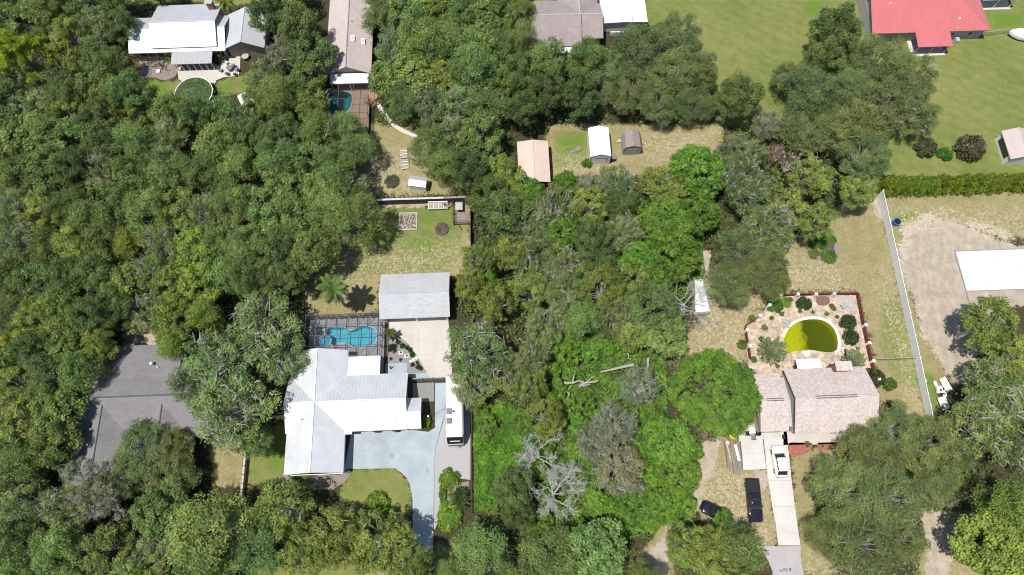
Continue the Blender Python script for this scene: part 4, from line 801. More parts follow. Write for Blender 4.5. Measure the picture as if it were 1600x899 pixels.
def make_bush(seed, n=2200, ll=.2, jit=.16, flat=.8, asp=.55):
    rng = np.random.default_rng(seed); k = 26; c = unit(rng,k); c[:,2] = abs(c[:,2]); c = c*.72; c[0] = (0,0,.7); c[1] = (.25,.1,.62); c[2] = (-.2,-.22,.64); P=[];Nr=[];T=[];S=[]
    for q in c:
        m_ = n//k; u = unit(rng,m_); p = q+u*(.3*rng.uniform(.6,1.1,m_)[:,None]); P.append(p); Nr.append(u*.7+rng.normal(size=u.shape)*.5+np.array([0,0,.4])); T.append(.3+.4*rng.random()+rng.normal(size=m_)*.15); S.append(ll*rng.uniform(.6,1.3,m_))
    P = np.concatenate(P); P[:,2] = np.maximum(P[:,2]*flat+.05, .03)
    return leaf_mesh('foliage', P, np.concatenate(Nr), np.concatenate(S), np.concatenate(T), asp, rng=rng)
BUSH = [make_bush(200+i) for i in range(3)]; BUSH_FINE = [make_bush(210+i, 3600, .11) for i in range(2)]; BUSH_BIG = [make_bush(220+i, 2600, .17) for i in range(3)]
TONE = dict(O=(.182,.27,.078), Y=(.225,.295,.064), G=(.20,.28,.095), D=(.128,.195,.06), B=(.145,.28,.042), S=(.245,.28,.15), L=(.19,.248,.088), R=(.32,.15,.10), P=(.29,.38,.05), M=(.215,.295,.058), U=(.15,.30,.042), K=(.14,.275,.04))
LOOK = dict(O=('mid green','oak'), Y=('olive green','oak'), G=('grey green mossy','oak'), D=('dark green','tree'), B=('bright green lumpy','tree'), S=('sparse grey twiggy','tree'), L=('broad spreading','oak'), R=('rusty brown','tree'), P=('yellow green','pine'), M=('yellow green','oak'), U=('low leafy','bush'), K=('bright domed','tree'))
TREES = []
def T_(kind, rows, z=None):
    for r in rows: TREES.append((kind, *r))
T_('P', [(27,80,36)])
T_('O', [(45,30,34),(75,12,30),(150,92,33),(100,140,36),(152,132,35),(22,215,36),(68,212,33),(115,213,33),(213,222,36),(345,222,37),(392,212,31),(20,268,36),(68,262,35),(213,268,35),(265,262,35),(318,265,33),(370,258,36),(262,172,30),(345,178,31),(488,85,33),(480,122,29),(435,148,31),(498,205,33),(560,232,29),(432,250,33),(485,250,33),(528,265,32),
 (592,22,27),(632,22,35),(722,25,36),(765,20,36),(655,65,37),(700,68,35),(742,70,36),(780,72,34),(606,122,31),(650,112,37),(740,118,38),(630,155,30),(762,165,36),(672,228,36),(750,212,37),(692,262,28),(815,22,24),(812,62,33),(860,98,34),(912,95,34),
 (140,345,35),(185,325,35),(230,335,35),(275,322,33),(362,320,36),(70,385,33),(160,375,34),(345,370,35),(388,385,34),(60,440,34),(105,435,34),(190,440,34),(352,430,34),(15,490,34),(95,490,34),(110,545,34),(75,590,36),(125,582,34),(105,318,31),
 (420,320,39),(470,340,39),(522,330,38),(560,342,40),(492,390,38),(440,290,34),(505,295,33),(90,640,36),(35,725,40),(82,690,36),(170,862,40),(90,862,40),(330,830,56),(320,882,40),(250,800,42),(752,858,46),(862,868,50),(932,862,52),(965,312,32),(930,405,32),(985,440,34),(905,500,37),(1155,860,48),(1040,522,38),(395,855,44),(702,892,24)])
T_('Y', [(105,52,32),(106,96,36),(110,172,31),(205,184,30),(690,120,34),(488,162,30),(775,272,36),(795,285,34),(65,330,33),(115,380,34),(265,440,33),(55,495,34),(150,540,30),(27,600,38),(30,660,40),(442,792,50),(520,838,48),(592,852,56),(480,858,46),(752,402,34),(733,442,27),(800,395,34),(772,470,34),(922,320,34),(1035,288,40),(830,450,36),(942,452,40),(992,520,36),(1118,868,44),(1072,852,36),(1232,330,38),(1275,345,33),(1340,300,33),(1268,275,38),(850,652,34),(830,600,32),(640,880,38),(1545,505,50),(1590,560,44)])
T_('G', [(150,32,36),(55,120,32),(45,165,36),(260,212,34),(162,268,34),(380,185,26),(418,108,27),(535,197,27),(555,292,28),(614,70,31),(672,160,35),(715,160,35),(708,208,35),(20,320,35),(320,330,35),(25,375,35),(250,378,36),(235,425,33),(230,490,34),(100,800,42),(30,790,40),(240,862,40),(870,322,37),(835,350,37),(975,362,34),(830,402,38),(880,412,36),(880,455,34),(960,490,36),(850,505,34),(832,560,34),(965,287,34),(1160,272,38),(1200,350,44),(1175,300,38),(1560,610,56),(1540,670,54),(1595,690,50),(405,515,62),(340,565,56),(365,640,62),(300,600,40),(440,560,40),(742,545,50),(742,602,36),(790,580,34)])
T_('D', [(185,35,27),(205,142,34),(15,150,31),(165,180,34),(163,228,30),(112,258,32),(420,20,31),(465,40,34),(445,205,30),(732,262,34),(818,112,34),(856,142,36),(815,168,30),(905,148,34),(20,430,34),(150,425,34),(390,430,34),(140,490,34),(182,480,34),(60,550,36),(440,385,34),(422,432,30),(455,432,29),(790,330,38),(762,302,34),(925,368,33),(1020,482,46),(1155,152,40),(1308,42,42),(1290,85,34),(800,762,36),(810,800,30),(15,850,40)])
T_('B', [(815,302,30),(885,285,24),(830,302,28),(880,366,30),(1050,338,44),(1092,330,34),(1092,262,44),(1000,402,31),(1052,392,44),(1022,425,34),(1050,690,42),(1062,742,36),(1040,792,30),(990,790,30),(760,440,22)])
T_('S', [(440,78,30),(925,290,28),(1000,602,34),(960,660,38),(930,690,34),(965,730,44),(150,770,40),(120,740,30),(1198,192,26),(985,760,26)])
T_('L', [(1000,70,48),(1050,115,46),(985,140,44),(1060,55,42),(1030,160,38),(1090,110,36),(1085,165,34),(945,105,38),(1375,95,48),(1425,120,46),(1380,160,50),(1430,175,40),(1340,135,42),(1270,140,50),(1320,185,48),(1260,200,46),(1352,240,46),(1230,120,26),(1165,395,46),(1140,440,40),(1195,425,44),(222,700,52),(190,745,40),(262,745,44),(270,700,36),(1405,672,46),(1365,712,50),(1455,695,52),(1320,768,56),(1395,775,60),(1355,850,60),(1410,840,46),(1300,835,40),(1500,705,36),(1460,745,40)])
T_('M', [(205,382,34),(300,388,38),(310,442,36),(275,492,36),(320,492,34),(270,535,34),(22,545,34),(675,18,35),(780,126,31),(1575,790,48),(1550,850,56),(1600,870,50),(85,540,30),(690,60,24)])
T_('K', [(1115,612,70)])
T_('U', [(860,540,20),(890,552,22),(922,545,20),(952,540,18),(1012,645,18),(985,640,20),(915,628,18),(888,640,20),(868,610,20),(905,665,20),(1012,705,20),(1030,660,18),(1020,745,20),(900,705,18),(918,742,18),(935,785,20),(962,805,20),(1003,765,20),(1012,812,20),(880,738,16),(852,700,18),(842,735,16),(848,815,20),(902,822,20),(1068,790,22),(1083,705,18),(1130,813,17),(762,655,18),(820,665,16),(770,780,16),(860,580,16),(895,530,18),(1065,770,18)])
T_('O', [(405,160,24),(425,165,22),(548,205,24),(530,240,28),(405,690,24),(303,175,27),(-12,30,34),(-14,95,33),(-12,185,34),(-14,245,34),(-12,350,34),(-14,460,34),(-12,570,36),(-14,690,38),(-10,760,38),(30,905,40),(110,912,38),(200,915,38),(10,-12,34),(110,-10,33),(170,-14,30),(690,-12,32),(600,-14,28),(760,-16,32),(800,-18,26),(440,-12,30),(235,-22,24),(1612,900,40),(810,912,40),(1010,905,30)])
T_('G', [(1175,238,26),(1152,226,22),(1130,240,16)])
T_('R', [(1215,240,16),(1246,302,14),(1235,255,22),(1250,280,20),(1352,240,14)])
LAND = [(27,80,'the tall pine'),(150,768,'the pale leafless tree'),(20,899,'the lower left corner'),(20,400,'the left edge middle'),(925,590,'the fallen logs'),(1115,612,'the domed bright tree'),(303,145,'the round green pool'),(300,50,'the top left white roof'),(550,60,'the tan skylight roof'),(545,165,'the teal pool'),(835,250,'the peach carport'),(937,225,'the white metal shed'),(880,35,'the mauve roofed house'),(1450,30,'the red roofed house'),(660,375,'the fenced back lawn'),(648,462,'the detached garage'),(540,525,'the caged blue pool'),(550,645,'the white cross gabled house'),(200,620,'the dark grey shingle house'),(710,645,'the white travel trailer'),(660,800,'the blue grey driveway'),(785,700,'the bright vines'),(870,770,'the bleached dead tree'),(1090,465,'the white camper'),(1265,525,'the green pool'),(1275,630,'the brown shingle house'),(1178,780,'the black pickup'),(1490,310,'the clipped hedge'),(1545,425,'the white concrete slab'),(1470,850,'the sandy track'),(1405,470,'the white vinyl fence'),(1030,860,'the dirt path'),(655,285,'the small white shed'),(1170,60,'the top lawn')]
ORD = ['first','second','third','fourth','fifth','sixth','seventh','eighth','ninth','tenth','eleventh','twelfth','thirteenth','fourteenth','fifteenth','sixteenth','seventeenth','eighteenth']
def side(dx, dy):
    a = math.degrees(math.atan2(-dy, dx)) % 360
    return ['right of','upper right of','above','upper left of','left of','lower left of','below','lower right of'][int(((a+22.5) % 360)//45)]
info = []
for i, (k, x, y, r) in enumerate(TREES):
    li = min(range(len(LAND)), key=lambda j: math.hypot(LAND[j][0]-x, LAND[j][1]-y)); dx, dy = x-LAND[li][0], y-LAND[li][1]
    info.append((li, side(dx, dy), math.hypot(dx, dy), k))
SIZEW = lambda r: 'huge ' if r > 70 else 'large ' if r > 44 else 'small ' if r < 27 else ''
trng = random.Random(11)
tree_xy = []
for i, (k, x, y, r) in enumerate(TREES):
    li, sd_, d, _ = info[i]
    rank = sum(1 for jj, q in enumerate(info) if q[0] == li and q[1] == sd_ and q[3] == k and (q[2], jj) < (d, i)); tot = sum(1 for q in info if q[0] == li and q[1] == sd_ and q[3] == k)
    label = f'{SIZEW(r)}{LOOK[k][0]} {LOOK[k][1]}, ' + (f'{ORD[rank]} ' if tot > 1 else '') + f'{sd_} {LAND[li][2]}'
    scp = pix(at(x, y, 6))[2]; Rm = r/scp*(1.16 if k in 'OD' and x < 800 else 1.06)
    var = trng.randrange(max(v for q, v in PROTO if q == k)+1)
    R0 = 10.0 if k == 'K' else 7.0 if k == 'L' else 4.6 if k == 'P' else 5.0; s = Rm/R0
    htall = {'L':.92,'B':.95,'S':.95,'D':1.1,'P':1.0}.get(k, 1.0)
    sz = (s**.55 if k != 'L' else s**.75)*htall*trng.uniform(.9,1.16)
    if k in 'UK': sz = s*(1.15 if k == 'U' else .95)
    zmid = {'L':8.0,'P':10.5,'U':5.0,'K':7.0}.get(k, 6.8)*sz
    p = at(x, y, zmid); root = thing({'P':'pine_tree','D':'broadleaf_tree','B':'broadleaf_tree','S':'bare_tree','R':'withered_tree','U':'thicket_bush','K':'broadleaf_tree'}.get(k,'oak_tree'), label, 'bush' if k == 'U' else 'tree', (p.x, p.y, 0), trng.uniform(0,6.28), {'O':'mid green oaks','Y':'olive oaks','G':'mossy oaks','D':'dark trees','B':'bright green trees','S':'twiggy trees','L':'spreading oaks','R':'withered trees','M':'yellow green oaks','U':'thicket bushes'}.get(k))
    root.scale = (s, s, sz); cm, tm = PROTO[k, var]
    link('trunk', tm, root); c = link('crown', cm, root); b = TONE[k]; j = trng.uniform(.82,1.2); h = trng.uniform(-.1,.12)
    c.color = (b[0]*j*(1+h), b[1]*j, b[2]*j*(1-h*.6), 1); tree_xy.append((p.x, p.y, Rm, k))
# dead trees of bleached limbs
def dead_mesh(name, seed, h, spreadr, levels=5, lean=(0,0), m='dead_wood', n0=6):
    rng = np.random.default_rng(seed); mb = MB(); tr = MB()
    top = Vector((lean[0]*.35, lean[1]*.35, h*.35)); tr.tube([(0,0,-.2),(lean[0]*.12,lean[1]*.12,h*.18),top],[.34,.27,.22],8)
    def grow(a, d, l, r, lev):
        mid = a+d*l*.5+Vector(rng.normal(size=3)*l*.1); b = a+d*l+Vector(rng.normal(size=3)*l*.13); mb.tube([a,mid,b],[r,r*.75,r*.5],4 if lev < 2 else 3,False)
        if lev >= levels: return
        for f, base in ((1.0,b),(.7,a.lerp(b,.7)),(1.0,b),(.5,mid)):
            if rng.random() < .88: nd = (d+Vector(rng.normal(size=3)*.55)+Vector((0,0,.12))).normalized(); grow(base, nd, l*rng.uniform(.5,.72), r*.66, lev+1)
    for i in range(n0):
        a = 6.283*i/n0+rng.normal()*.3; d = Vector((math.cos(a)*.85+lean[0]*.1, math.sin(a)*.85+lean[1]*.1, rng.uniform(.35,.9))).normalized(); grow(top, d, spreadr*.48*rng.uniform(.7,1.2), .07, 0)
    out = []
    for nm, q in (('trunk',tr),('branches',mb)):
        me = bpy.data.meshes.new(nm); me.from_pydata([tuple(v) for v in q.v], [], q.f); me.materials.append(M[m]); out.append(me)
    return out
def dead(px, py, z, seed, h, sr, label, **k):
    p = at(px, py, z); t = thing('dead_tree', label, 'tree', (p.x,p.y,0)); a, b = dead_mesh('dead', seed, h, sr, **k); link('trunk', a, t); link('branches', b, t); return t
dead(868,775,6, 3, 10, 4.4, 'bleached dead tree with fine bare branches in the thicket', n0=9, lean=(-.5,1.0))
dead(1076,478,4, 8, 8, 6.5, 'leaning dead oak with pale limbs over the white camper', n0=6, levels=4, lean=(-1.2,1.5))
dead(150,768,6, 12, 9, 5.4, 'pale leafless tree below the dark grey shingle house', n0=8)
dead(1440,785,9, 15, 10, 4.0, 'pale bare limbs showing in the crown of the broad lower right oak', n0=5, levels=3)
dead(1555,645,5, 17, 8, 4.5, 'fallen pale limb tangle below the right hand grey oaks', n0=4, levels=3)
dead(840,712,5, 19, 9, 4.0, 'thin bare tree just above the bleached dead tree', n0=6)
# fallen logs
def log(pl, r, label, m='grey_bark', br=(), zl=.25):
    P = [at(*q, zl) for q in pl]; P = [P[0].lerp(P[-1], f)+Vector((random.gauss(0,.12),random.gauss(0,.12),0)) for f in np.linspace(0,1,7)] if len(P) < 3 else [q for a_, b_ in zip(P,P[1:]) for q in (a_, a_.lerp(b_,.5)+Vector((random.gauss(0,.12),random.gauss(0,.15),0)))]+[P[-1]]; o = MB().tube([(p.x,p.y,zl+.05*i+random.uniform(-.06,.06)) for i, p in enumerate(P)], [r*.72*(1-.09*i)*random.uniform(.88,1.1) for i in range(len(P))], 7)
    for a, b in br: a, b = at(*a, zl), at(*b, zl); o.tube([(a.x,a.y,zl),(b.x,b.y,zl+.5)], [r*.5,r*.2], 5)
    tag(o.build('fallen_log', m), label, 'log')
log([(990,570),(960,577),(938,582)], .34, 'thick pale fallen trunk lying across the thicket clearing', zl=1.7)
log([(882,598),(912,596)], .3, 'pale log lying left of the fork in the thicket', zl=1.7, br=(((895,597),(897,585)),))
log([(905,604),(918,598),(934,596)], .28, 'forked pale log beside the thicket clearing', zl=1.7, br=(((912,601),(926,590)),((910,603),(922,602))))
log([(884,608),(890,622)], .28, 'short upright pale log at the left of the thicket clearing', zl=1.7, br=(((886,612),(892,604)),))
log([(978,545),(984,562)], .2, 'slim grey trunk slanting down into the thicket clearing', zl=1.7)
log([(1012,560),(1010,580)], .35, 'broken grey trunk standing at the right of the clearing', zl=1.7)
log([(1480,658),(1510,666),(1548,672)], .22, 'long pale fallen branch in the shade below the sandy lot', br=(((1510,666),(1530,676)),((1490,660),(1482,664))))
log([(1050,814),(1070,821)], .3, 'pale log beside the dirt path near the black car')
# ------------------------------------------------------------------ undergrowth and ground plants
def scatter(n, poly, rng):
    P = np.array(poly)[:,:2]; lo, hi = P.min(0), P.max(0); out = []
    while sum(map(len, out)) < n:
        q = rng.uniform(lo, hi, (n*2,2)); out.append(q[inpoly(q, poly)])
    return np.concatenate(out)[:n]
open_polys = [p for k in ('lawn','dry','sand') for p in ZW[k]]
solid = [(-33,-11.5,9,28),(-19.7,-8,23,40),(-31,-19,24,34),(-63.4,-43.4,10.4,30),(-66.2,-41,79.5,95),(-31,-21.5,67,105),(5,29,81,101),(68.5,99,80,97),(36.8,57,11,35),(27,43,-6,14),(-14.6,-5.2,-10,24),(3,25,55,66)]
def free(q):
    bad = np.zeros(len(q), bool)
    for p in open_polys: bad |= inpoly(q, p)
    for a, b, c, d in solid: bad |= (q[:,0] > a) & (q[:,0] < b) & (q[:,1] > c) & (q[:,1] < d)
    return ~bad
def vnoise(q, s, seed):
    rng = np.random.default_rng(seed); g = rng.random((64,64)); u = q*s; i = np.floor(u).astype(int); f = u-i; f = f*f*(3-2*f)
    a = g[i[:,0]%64, i[:,1]%64]; b = g[(i[:,0]+1)%64, i[:,1]%64]; c = g[i[:,0]%64, (i[:,1]+1)%64]; d = g[(i[:,0]+1)%64, (i[:,1]+1)%64]
    return (a*(1-f[:,0])+b*f[:,0])*(1-f[:,1])+(c*(1-f[:,0])+d*f[:,0])*f[:,1]
def carpet(name, q, hmax, col_, ll, label, cat, seed, lumps=.5, hmin=.05):
    rng = np.random.default_rng(seed); n = len(q)
    h = (vnoise(q, lumps, seed)*.65+vnoise(q, lumps*2.7, seed+1)*.35); z = hmin+hmax*np.clip((h-.25)*1.6,0,1.3)*rng.uniform(.75,1.02,n)
    Nn = rng.normal(size=(n,3))*.6+np.array([0,0,.8]); tone = np.clip(.15+.7*vnoise(q, lumps*1.7, seed+2)+rng.normal(size=n)*.16,0,1)
    o = link(name, leaf_mesh(name, np.column_stack([q, z]), Nn, ll*rng.uniform(.6,1.35,n), tone, rng=rng)); o.color = (*col_,1); return tag(o, label, cat, kind='stuff')
rng = np.random.default_rng(77)
q = []
for x, y, R, k in tree_xy: a = rng.uniform(0,6.283,360); r = R*1.4*np.sqrt(rng.random(360)); q.append(np.column_stack([x+r*np.cos(a), y+r*np.sin(a)]))
q = np.concatenate(q); q = q[free(q)]
carpet('undergrowth', q, 1.5, (.12,.185,.05), .5, 'low leafy undergrowth on the floor of the woods', 'undergrowth', 5, .35)
mid = [p[:2] for p in pts((740,640),(790,630),(842,650),(838,720),(825,790),(742,800))]
carpet('vine_patch', scatter(26000, mid, rng), 2.0, (.125,.27,.03), .34, 'bright green vines carpeting the strip right of the trailer fence', 'vines', 21, .45)
mid2 = [p[:2] for p in pts((850,520),(960,520),(1040,560),(1040,640),(1000,690),(900,690),(845,640))]
carpet('thicket', scatter(24000, mid2, rng), 1.5, (.135,.265,.04), .34, 'bright green thicket round the fallen logs', 'vines', 31, .5)
mid3 = [p[:2] for p in pts((840,660),(1010,680),(1090,690),(1080,760),(1040,820),(960,850),(840,830))]
carpet('thicket', scatter(26000, mid3, rng), 3.0, (.13,.255,.04), .36, 'leafy thicket around the bleached dead tree', 'vines', 41, .5)
mid4 = [p[:2] for p in pts((860,340),(1090,300),(1100,430),(1060,520),(860,520))]
carpet('thicket', scatter(22000, mid4, rng), 3.0, (.125,.245,.04), .4, 'green thicket below the sheds between the taller trees', 'vines', 51, .4)
# grass tufts over the lawns
q = []
for k, n in (('lawn', 9000), ('dry', 9000)):
    for p in ZW[k]:
        P = np.array(p); ar = .5*abs(np.dot(P[:,0], np.roll(P[:,1],1))-np.dot(P[:,1], np.roll(P[:,0],1))); q.append(scatter(max(40, int(ar*4.5)), p, rng))
q = np.concatenate(q); bad = np.zeros(len(q), bool)
for a, b, c, d in [s for s in solid if s not in solid[8:10]]: bad |= (q[:,0] > a) & (q[:,0] < b) & (q[:,1] > c) & (q[:,1] < d)
for p in [[v[:2] for v in pts((1186,665),(1235,665),(1256,900),(1205,900))],[v[:2] for v in pts((1150,678),(1195,678),(1200,738),(1158,738))],[v[:2] for v in pts((1160,455),(1345,452),(1375,600),(1375,700),(1180,700))],[v[:2] for v in pts((640,700),(738,700),(738,1000),(640,1000))]]+ZW['sand']: bad |= inpoly(q, p)
q = q[~bad]
carpet('grass_tufts', q, .04, (.24,.255,.09), .15, 'short tufts of grass standing in the lawns', 'grass', 61, .3, .02)
fl = []
for p in ZW['fleck']:
    P = np.array(p); ar = .5*abs(np.dot(P[:,0], np.roll(P[:,1],1))-np.dot(P[:,1], np.roll(P[:,0],1))); fl.append(scatter(max(20,int(ar*15)), p, rng))
fl = np.concatenate(fl); keep = vnoise(fl,.5,9)*.6+vnoise(fl,1.6,10)*.4 > .46; fl = fl[keep]
bad = np.zeros(len(fl), bool)
for p in [[v[:2] for v in pts((1186,665),(1235,665),(1256,900),(1205,900))],[v[:2] for v in pts((1150,678),(1195,678),(1200,738),(1158,738))]]: bad |= inpoly(fl, p)
fl = fl[~bad]; leafmat('dead_leaf', .05, (.46,.38,.26)); me = leaf_mesh('leaf_litter', np.column_stack([fl, rng.uniform(.02,.06,len(fl))]), rng.normal(size=(len(fl),3))*.25+np.array([0,0,1.]), .17*rng.uniform(.5,1.5,len(fl)), rng.random(len(fl)), .7, 'dead_leaf', rng)
tag(link('leaf_litter', me), 'pale fallen leaves strewn over the dry yards', 'leaf litter', kind='stuff')
# shrubs: photo x, y, radius in metres, height, colour, label, bush set
def shrub(x, y, r, h, c, label, cat='shrub', name='shrub', meshes=None, group=None, sy=1.0, rz=None, stem=True):
    p = at(x, y, h*.5); t = thing(name, label, cat, (p.x,p.y,0), random.uniform(0,6.28) if rz is None else rz, group); t.scale = (r, r*sy, h)
    f = link('foliage', random.choice(meshes or BUSH_BIG), t); f.color = (*c,1)
    if stem: link('stem', STEM, t)
    return t
STEM = bpy.data.meshes.new('stem'); _m = MB(); [_m.tube([(0,0,0),(.25*math.cos(a),.25*math.sin(a),.5)],[.05,.02],5) for a in (0,2.1,4.2)]; STEM.from_pydata(_m.v, [], _m.f); STEM.materials.append(M['bark'])
DK=(.055,.095,.026); GN=(.11,.18,.032); BR=(.15,.29,.028); OL=(.16,.19,.05); HG=(.20,.29,.03)
for i in range(13):
    x = 1386+i*18.5; wv = [0,-1,1,0,2,-3,1,0,-2,1,0,1,0][i]
    shrub(x, 289-i*.55+wv*.6, 1.22*random.uniform(.92,1.12), 3.3+.25*wv*-1*.6+random.uniform(-.2,.3), tuple(v*random.uniform(.85,1.15) for v in HG), ['first','second','third','fourth','fifth','sixth','seventh','eighth','ninth','tenth','eleventh','twelfth','thirteenth'][i]+' bush from the white fence in the clipped hedge', 'hedge bush', 'hedge_bush', group='hedge behind the sandy lot', sy=1.6, rz=random.uniform(-.2,.2))
shrub(1450,228,1.9,3.4,(.125,.14,.06),'small dull green tree left of the bright bush on the lawn','tree','small_tree'); shrub(1522,226,2.6,4.2,(.14,.13,.065),'small reddish green tree right of the bright bush on the lawn','tree','small_tree'); shrub(1478,240,1.5,1.6,(.07,.20,.025),'bright green bush between two small trees on the lawn')
shrub(1258,474,1.35,1.5,DK,'round dark shrub against the far red fence by the green pool'); shrub(1327,502,1.45,1.7,DK,'dark round shrub farther from the house on the pool patio right side'); shrub(1331,526,1.4,1.6,DK,'dark round shrub nearer the house on the pool patio right side'); shrub(1212,477,1.5,1.2,(.075,.19,.02),'bright leafy bush in the left corner of the pool patio'); shrub(1228,472,1.0,.6,BR,'low yellow green plant beside the bright corner bush by the pool')
shrub(1303,482,.5,.5,OL,'tiny olive plant beside the grey patio pad'); shrub(1178,562,.6,.5,GN,'small green clump left of the silver fan palm'); shrub(1242,574,.4,.6,OL,'small potted looking plant left of the white patio roof'); shrub(1175,656,.45,.5,OL,'small ball of yellow green leaves beside the garage wall')
shrub(1175,498,.7,.5,OL,'low pale green plant by the patio gate'); shrub(1160,538,.9,.7,GN,'low green weeds outside the left red fence'); shrub(1195,512,.6,.4,OL,'sparse yellow green plant in the patio sand'); shrub(1370,590,1.6,1.8,(.06,.085,.03),'dark shrub beside the right wall of the brown shingle house'); shrub(1392,600,1.2,1.3,GN,'green shrub between the brown house and the white fence'); shrub(1398,640,1.5,1.4,OL,'loose olive shrub near the foot of the white fence'); shrub(1445,668,1.6,1.5,BR,'bright bush at the lower end of the white fence')
shrub(1262,694,.5,.4,OL,'small olive plant in the red mulch bed')
shrub(1279,377,1.9,.8,(.08,.18,.02),'green clump at the upper left of the round planting ring'); shrub(1272,396,1.1,.4,(.12,.18,.04),'low olive clump at the left of the round planting ring'); shrub(1300,375,1.0,.5,(.10,.2,.03),'small green clump at the top of the round planting ring'); shrub(1296,399,1.5,.7,(.09,.19,.03),'green clump at the lower right of the round planting ring')
pr = at(1288,390); rg = tag(MB().prism([(pr.x+2.55*math.cos(a)*1.02, pr.y+2.45*math.sin(a)) for a in np.arange(0,6.28,.3)], -.02, .035).build('planting_ring','grey_mulch'), kind='structure')
shrub(1294,384,1.1,.45,(.20,.15,.13),'brown dried clump in the round planting ring'); 
for i,(x,y,r,l) in enumerate([(1235,468,.5,'beside the round dark shrub'),(1292,490,.45,'above the green pool rim'),(1270,488,.4,'behind the white pool rim'),(1222,490,.5,'below the bright corner bush'),(1206,497,.45,'inside the patio gate'),(1308,495,.4,'left of the upper dark shrub'),(1340,545,.4,'right of the grey green palm'),(1300,478,.5,'left of the patio pad'),(1190,530,.55,'above the silver fan palm'),(1250,486,.4,'above the rock pile'),(1322,548,.35,'above the grey green palm'),(1215,572,.4,'below the silver fan palm')]):
    shrub(x,y,r,r*.8,OL if i%2 else (.14,.19,.05),'small weedy plant '+l,'plant','patio_plant',BUSH_FINE,'weedy plants on the pool patio')
# hedges by the left driveway
shrub(702,749,1.75,1.3,(.14,.23,.03),'rounded clipped hedge above the driveway mulch bed','hedge','hedge',BUSH_BIG); shrub(691.5,772,.65,1.0,(.15,.24,.03),'narrow clipped hedge strip along the driveway edge','hedge','hedge',BUSH_BIG,sy=2.6,rz=0)
shrub(703,806,2.1,1.5,(.16,.29,.03),'large bright clipped hedge beside the lower driveway','hedge','hedge',BUSH_BIG,sy=1.2,rz=0); shrub(589,787,1.9,1.5,(.16,.27,.03),'bright round shrub on the front lawn among oak shadows'); shrub(470,744,2.0,.9,(.14,.22,.03),'long low hedge along the garage front','hedge','hedge',BUSH_BIG,sy=.35,rz=0); shrub(666,659,.75,1.6,(.16,.26,.03),'upright green shrub at the east corner of the white house',sy=1.6,rz=0)
shrub(648,645,.6,.8,GN,'small shrub in the gap beside the small gable')
pave('mulch_bed', [p[:2] for p in pts((696,758),(733,752),(733,790),(700,792),(694,785))], 'grey_mulch', .04)
for i,(x,y,r) in enumerate([(613,544,.85),(622,534,.48),(628.5,540,.5),(636,543.3,.42),(641,546.5,.45),(644,554,.5),(644,570,.42),(652,566.5,.3),(653,572.5,.5),(657.5,576,.35),(626,562,.3),(610.5,561,.3)]):
    shrub(x,y,r,r*1.3,DK if i%3 else (.05,.07,.02),['largest dark clump','first small clump below the small palm','second small clump below the small palm','third small clump below the small palm','fourth small clump below the small palm','grey green clump above the stepping stones','left clump below the stepping stones','tiny clump right of the stepping stones','middle clump below the stepping stones','rightmost clump below the stepping stones','tiny dark clump below the garden ornaments','tiny clump at the left edge'][i]+' in the grey rock garden','plant','rock_garden_plant',BUSH_FINE,'rock garden plants')
for x,y,l in ((560,672,'left'),(590,673,'middle'),(622,672,'right')): shrub(x,y,1.0,.6,(.06,.09,.025),l+' low planting strip under the white house front windows','plant','planting',BUSH_FINE,'front window plantings',sy=.35,rz=0)
shrub(264,88,1.1,1.6,BR,'yellow green bush beside the corrugated patio awning'); shrub(342,88,1.5,1.8,(.06,.085,.03),'dark potted plants beside the screened patio');
shrub(918,254,1.0,1.0,(.085,.18,.02),'bright bush at the left front corner of the white metal shed'); shrub(612,283,1.4,.5,(.10,.095,.055),'dull brown clump on the dry grass left of the small white shed');
shrub(690,358,1.3,.35,(.17,.13,.10),'dry brush pile on the back lawn','brush pile','brush_pile');
mb = MB()
me = leaf_mesh('seedlings', np.column_stack([rng.uniform(-16.8,-14.2,260), rng.uniform(48.9,51.6,260), rng.uniform(.2,.32,260)]), rng.normal(size=(260,3))*.4+np.array([0,0,1]), rng.uniform(.12,.3,260), rng.random(260), rng=rng); me.transform(Matrix.Translation((15.5,-50.2,0))); o = link('seedlings', me, bpy.data.objects['raised_bed']); o.color=(.05,.075,.03,1); o['kind']='stuff'
# ------------------------------------------------------------------ palms
def frond_mesh(L, droop, n=34, w=.75, seed=1, fan=False):
    rng = np.random.default_rng(seed); C=[];V=[];F_=[];tn=[]
    def cv(t): return Vector((L*t*(1-.18*droop*t), 0, L*(.55*t-.75*droop*t*t)))
    for i in range(n):
        t = .12+.86*i/(n-1); p = cv(t); tg = (cv(min(1,t+.03))-cv(t-.03)).normalized(); ll = w*math.sin(math.pi*min(.97,.12+.85*t))**.7
        for s in (-1,1):
            d = (tg*.55+Vector((0,s*.85,-.25-.15*rng.random()))).normalized(); e = p+d*ll; b = len(V); sd2 = tg*.034*L/2.2
            V += [p-sd2, p+sd2, p.lerp(e,.6)+sd2*.8, e, p.lerp(e,.6)-sd2*.8]; F_.append((b,b+1,b+2,b+3,b+4)); tn.append(rng.random())
    m_ = MB(); m_.tube([cv(t) for t in (0,.25,.5,.75,1)], [.05,.04,.03,.02,.01], 4, False); b = len(V); V += [Vector(v) for v in m_.v]; F_ += [tuple(i+b for i in f) for f in m_.f]; tn += [.5]*len(m_.f)
    me = bpy.data.meshes.new('frond'); me.from_pydata([tuple(v) for v in V], [], F_); a = me.attributes.new('tone','FLOAT','FACE'); a.data.foreach_set('value', tn); me.materials.append(M['leaf']); return me
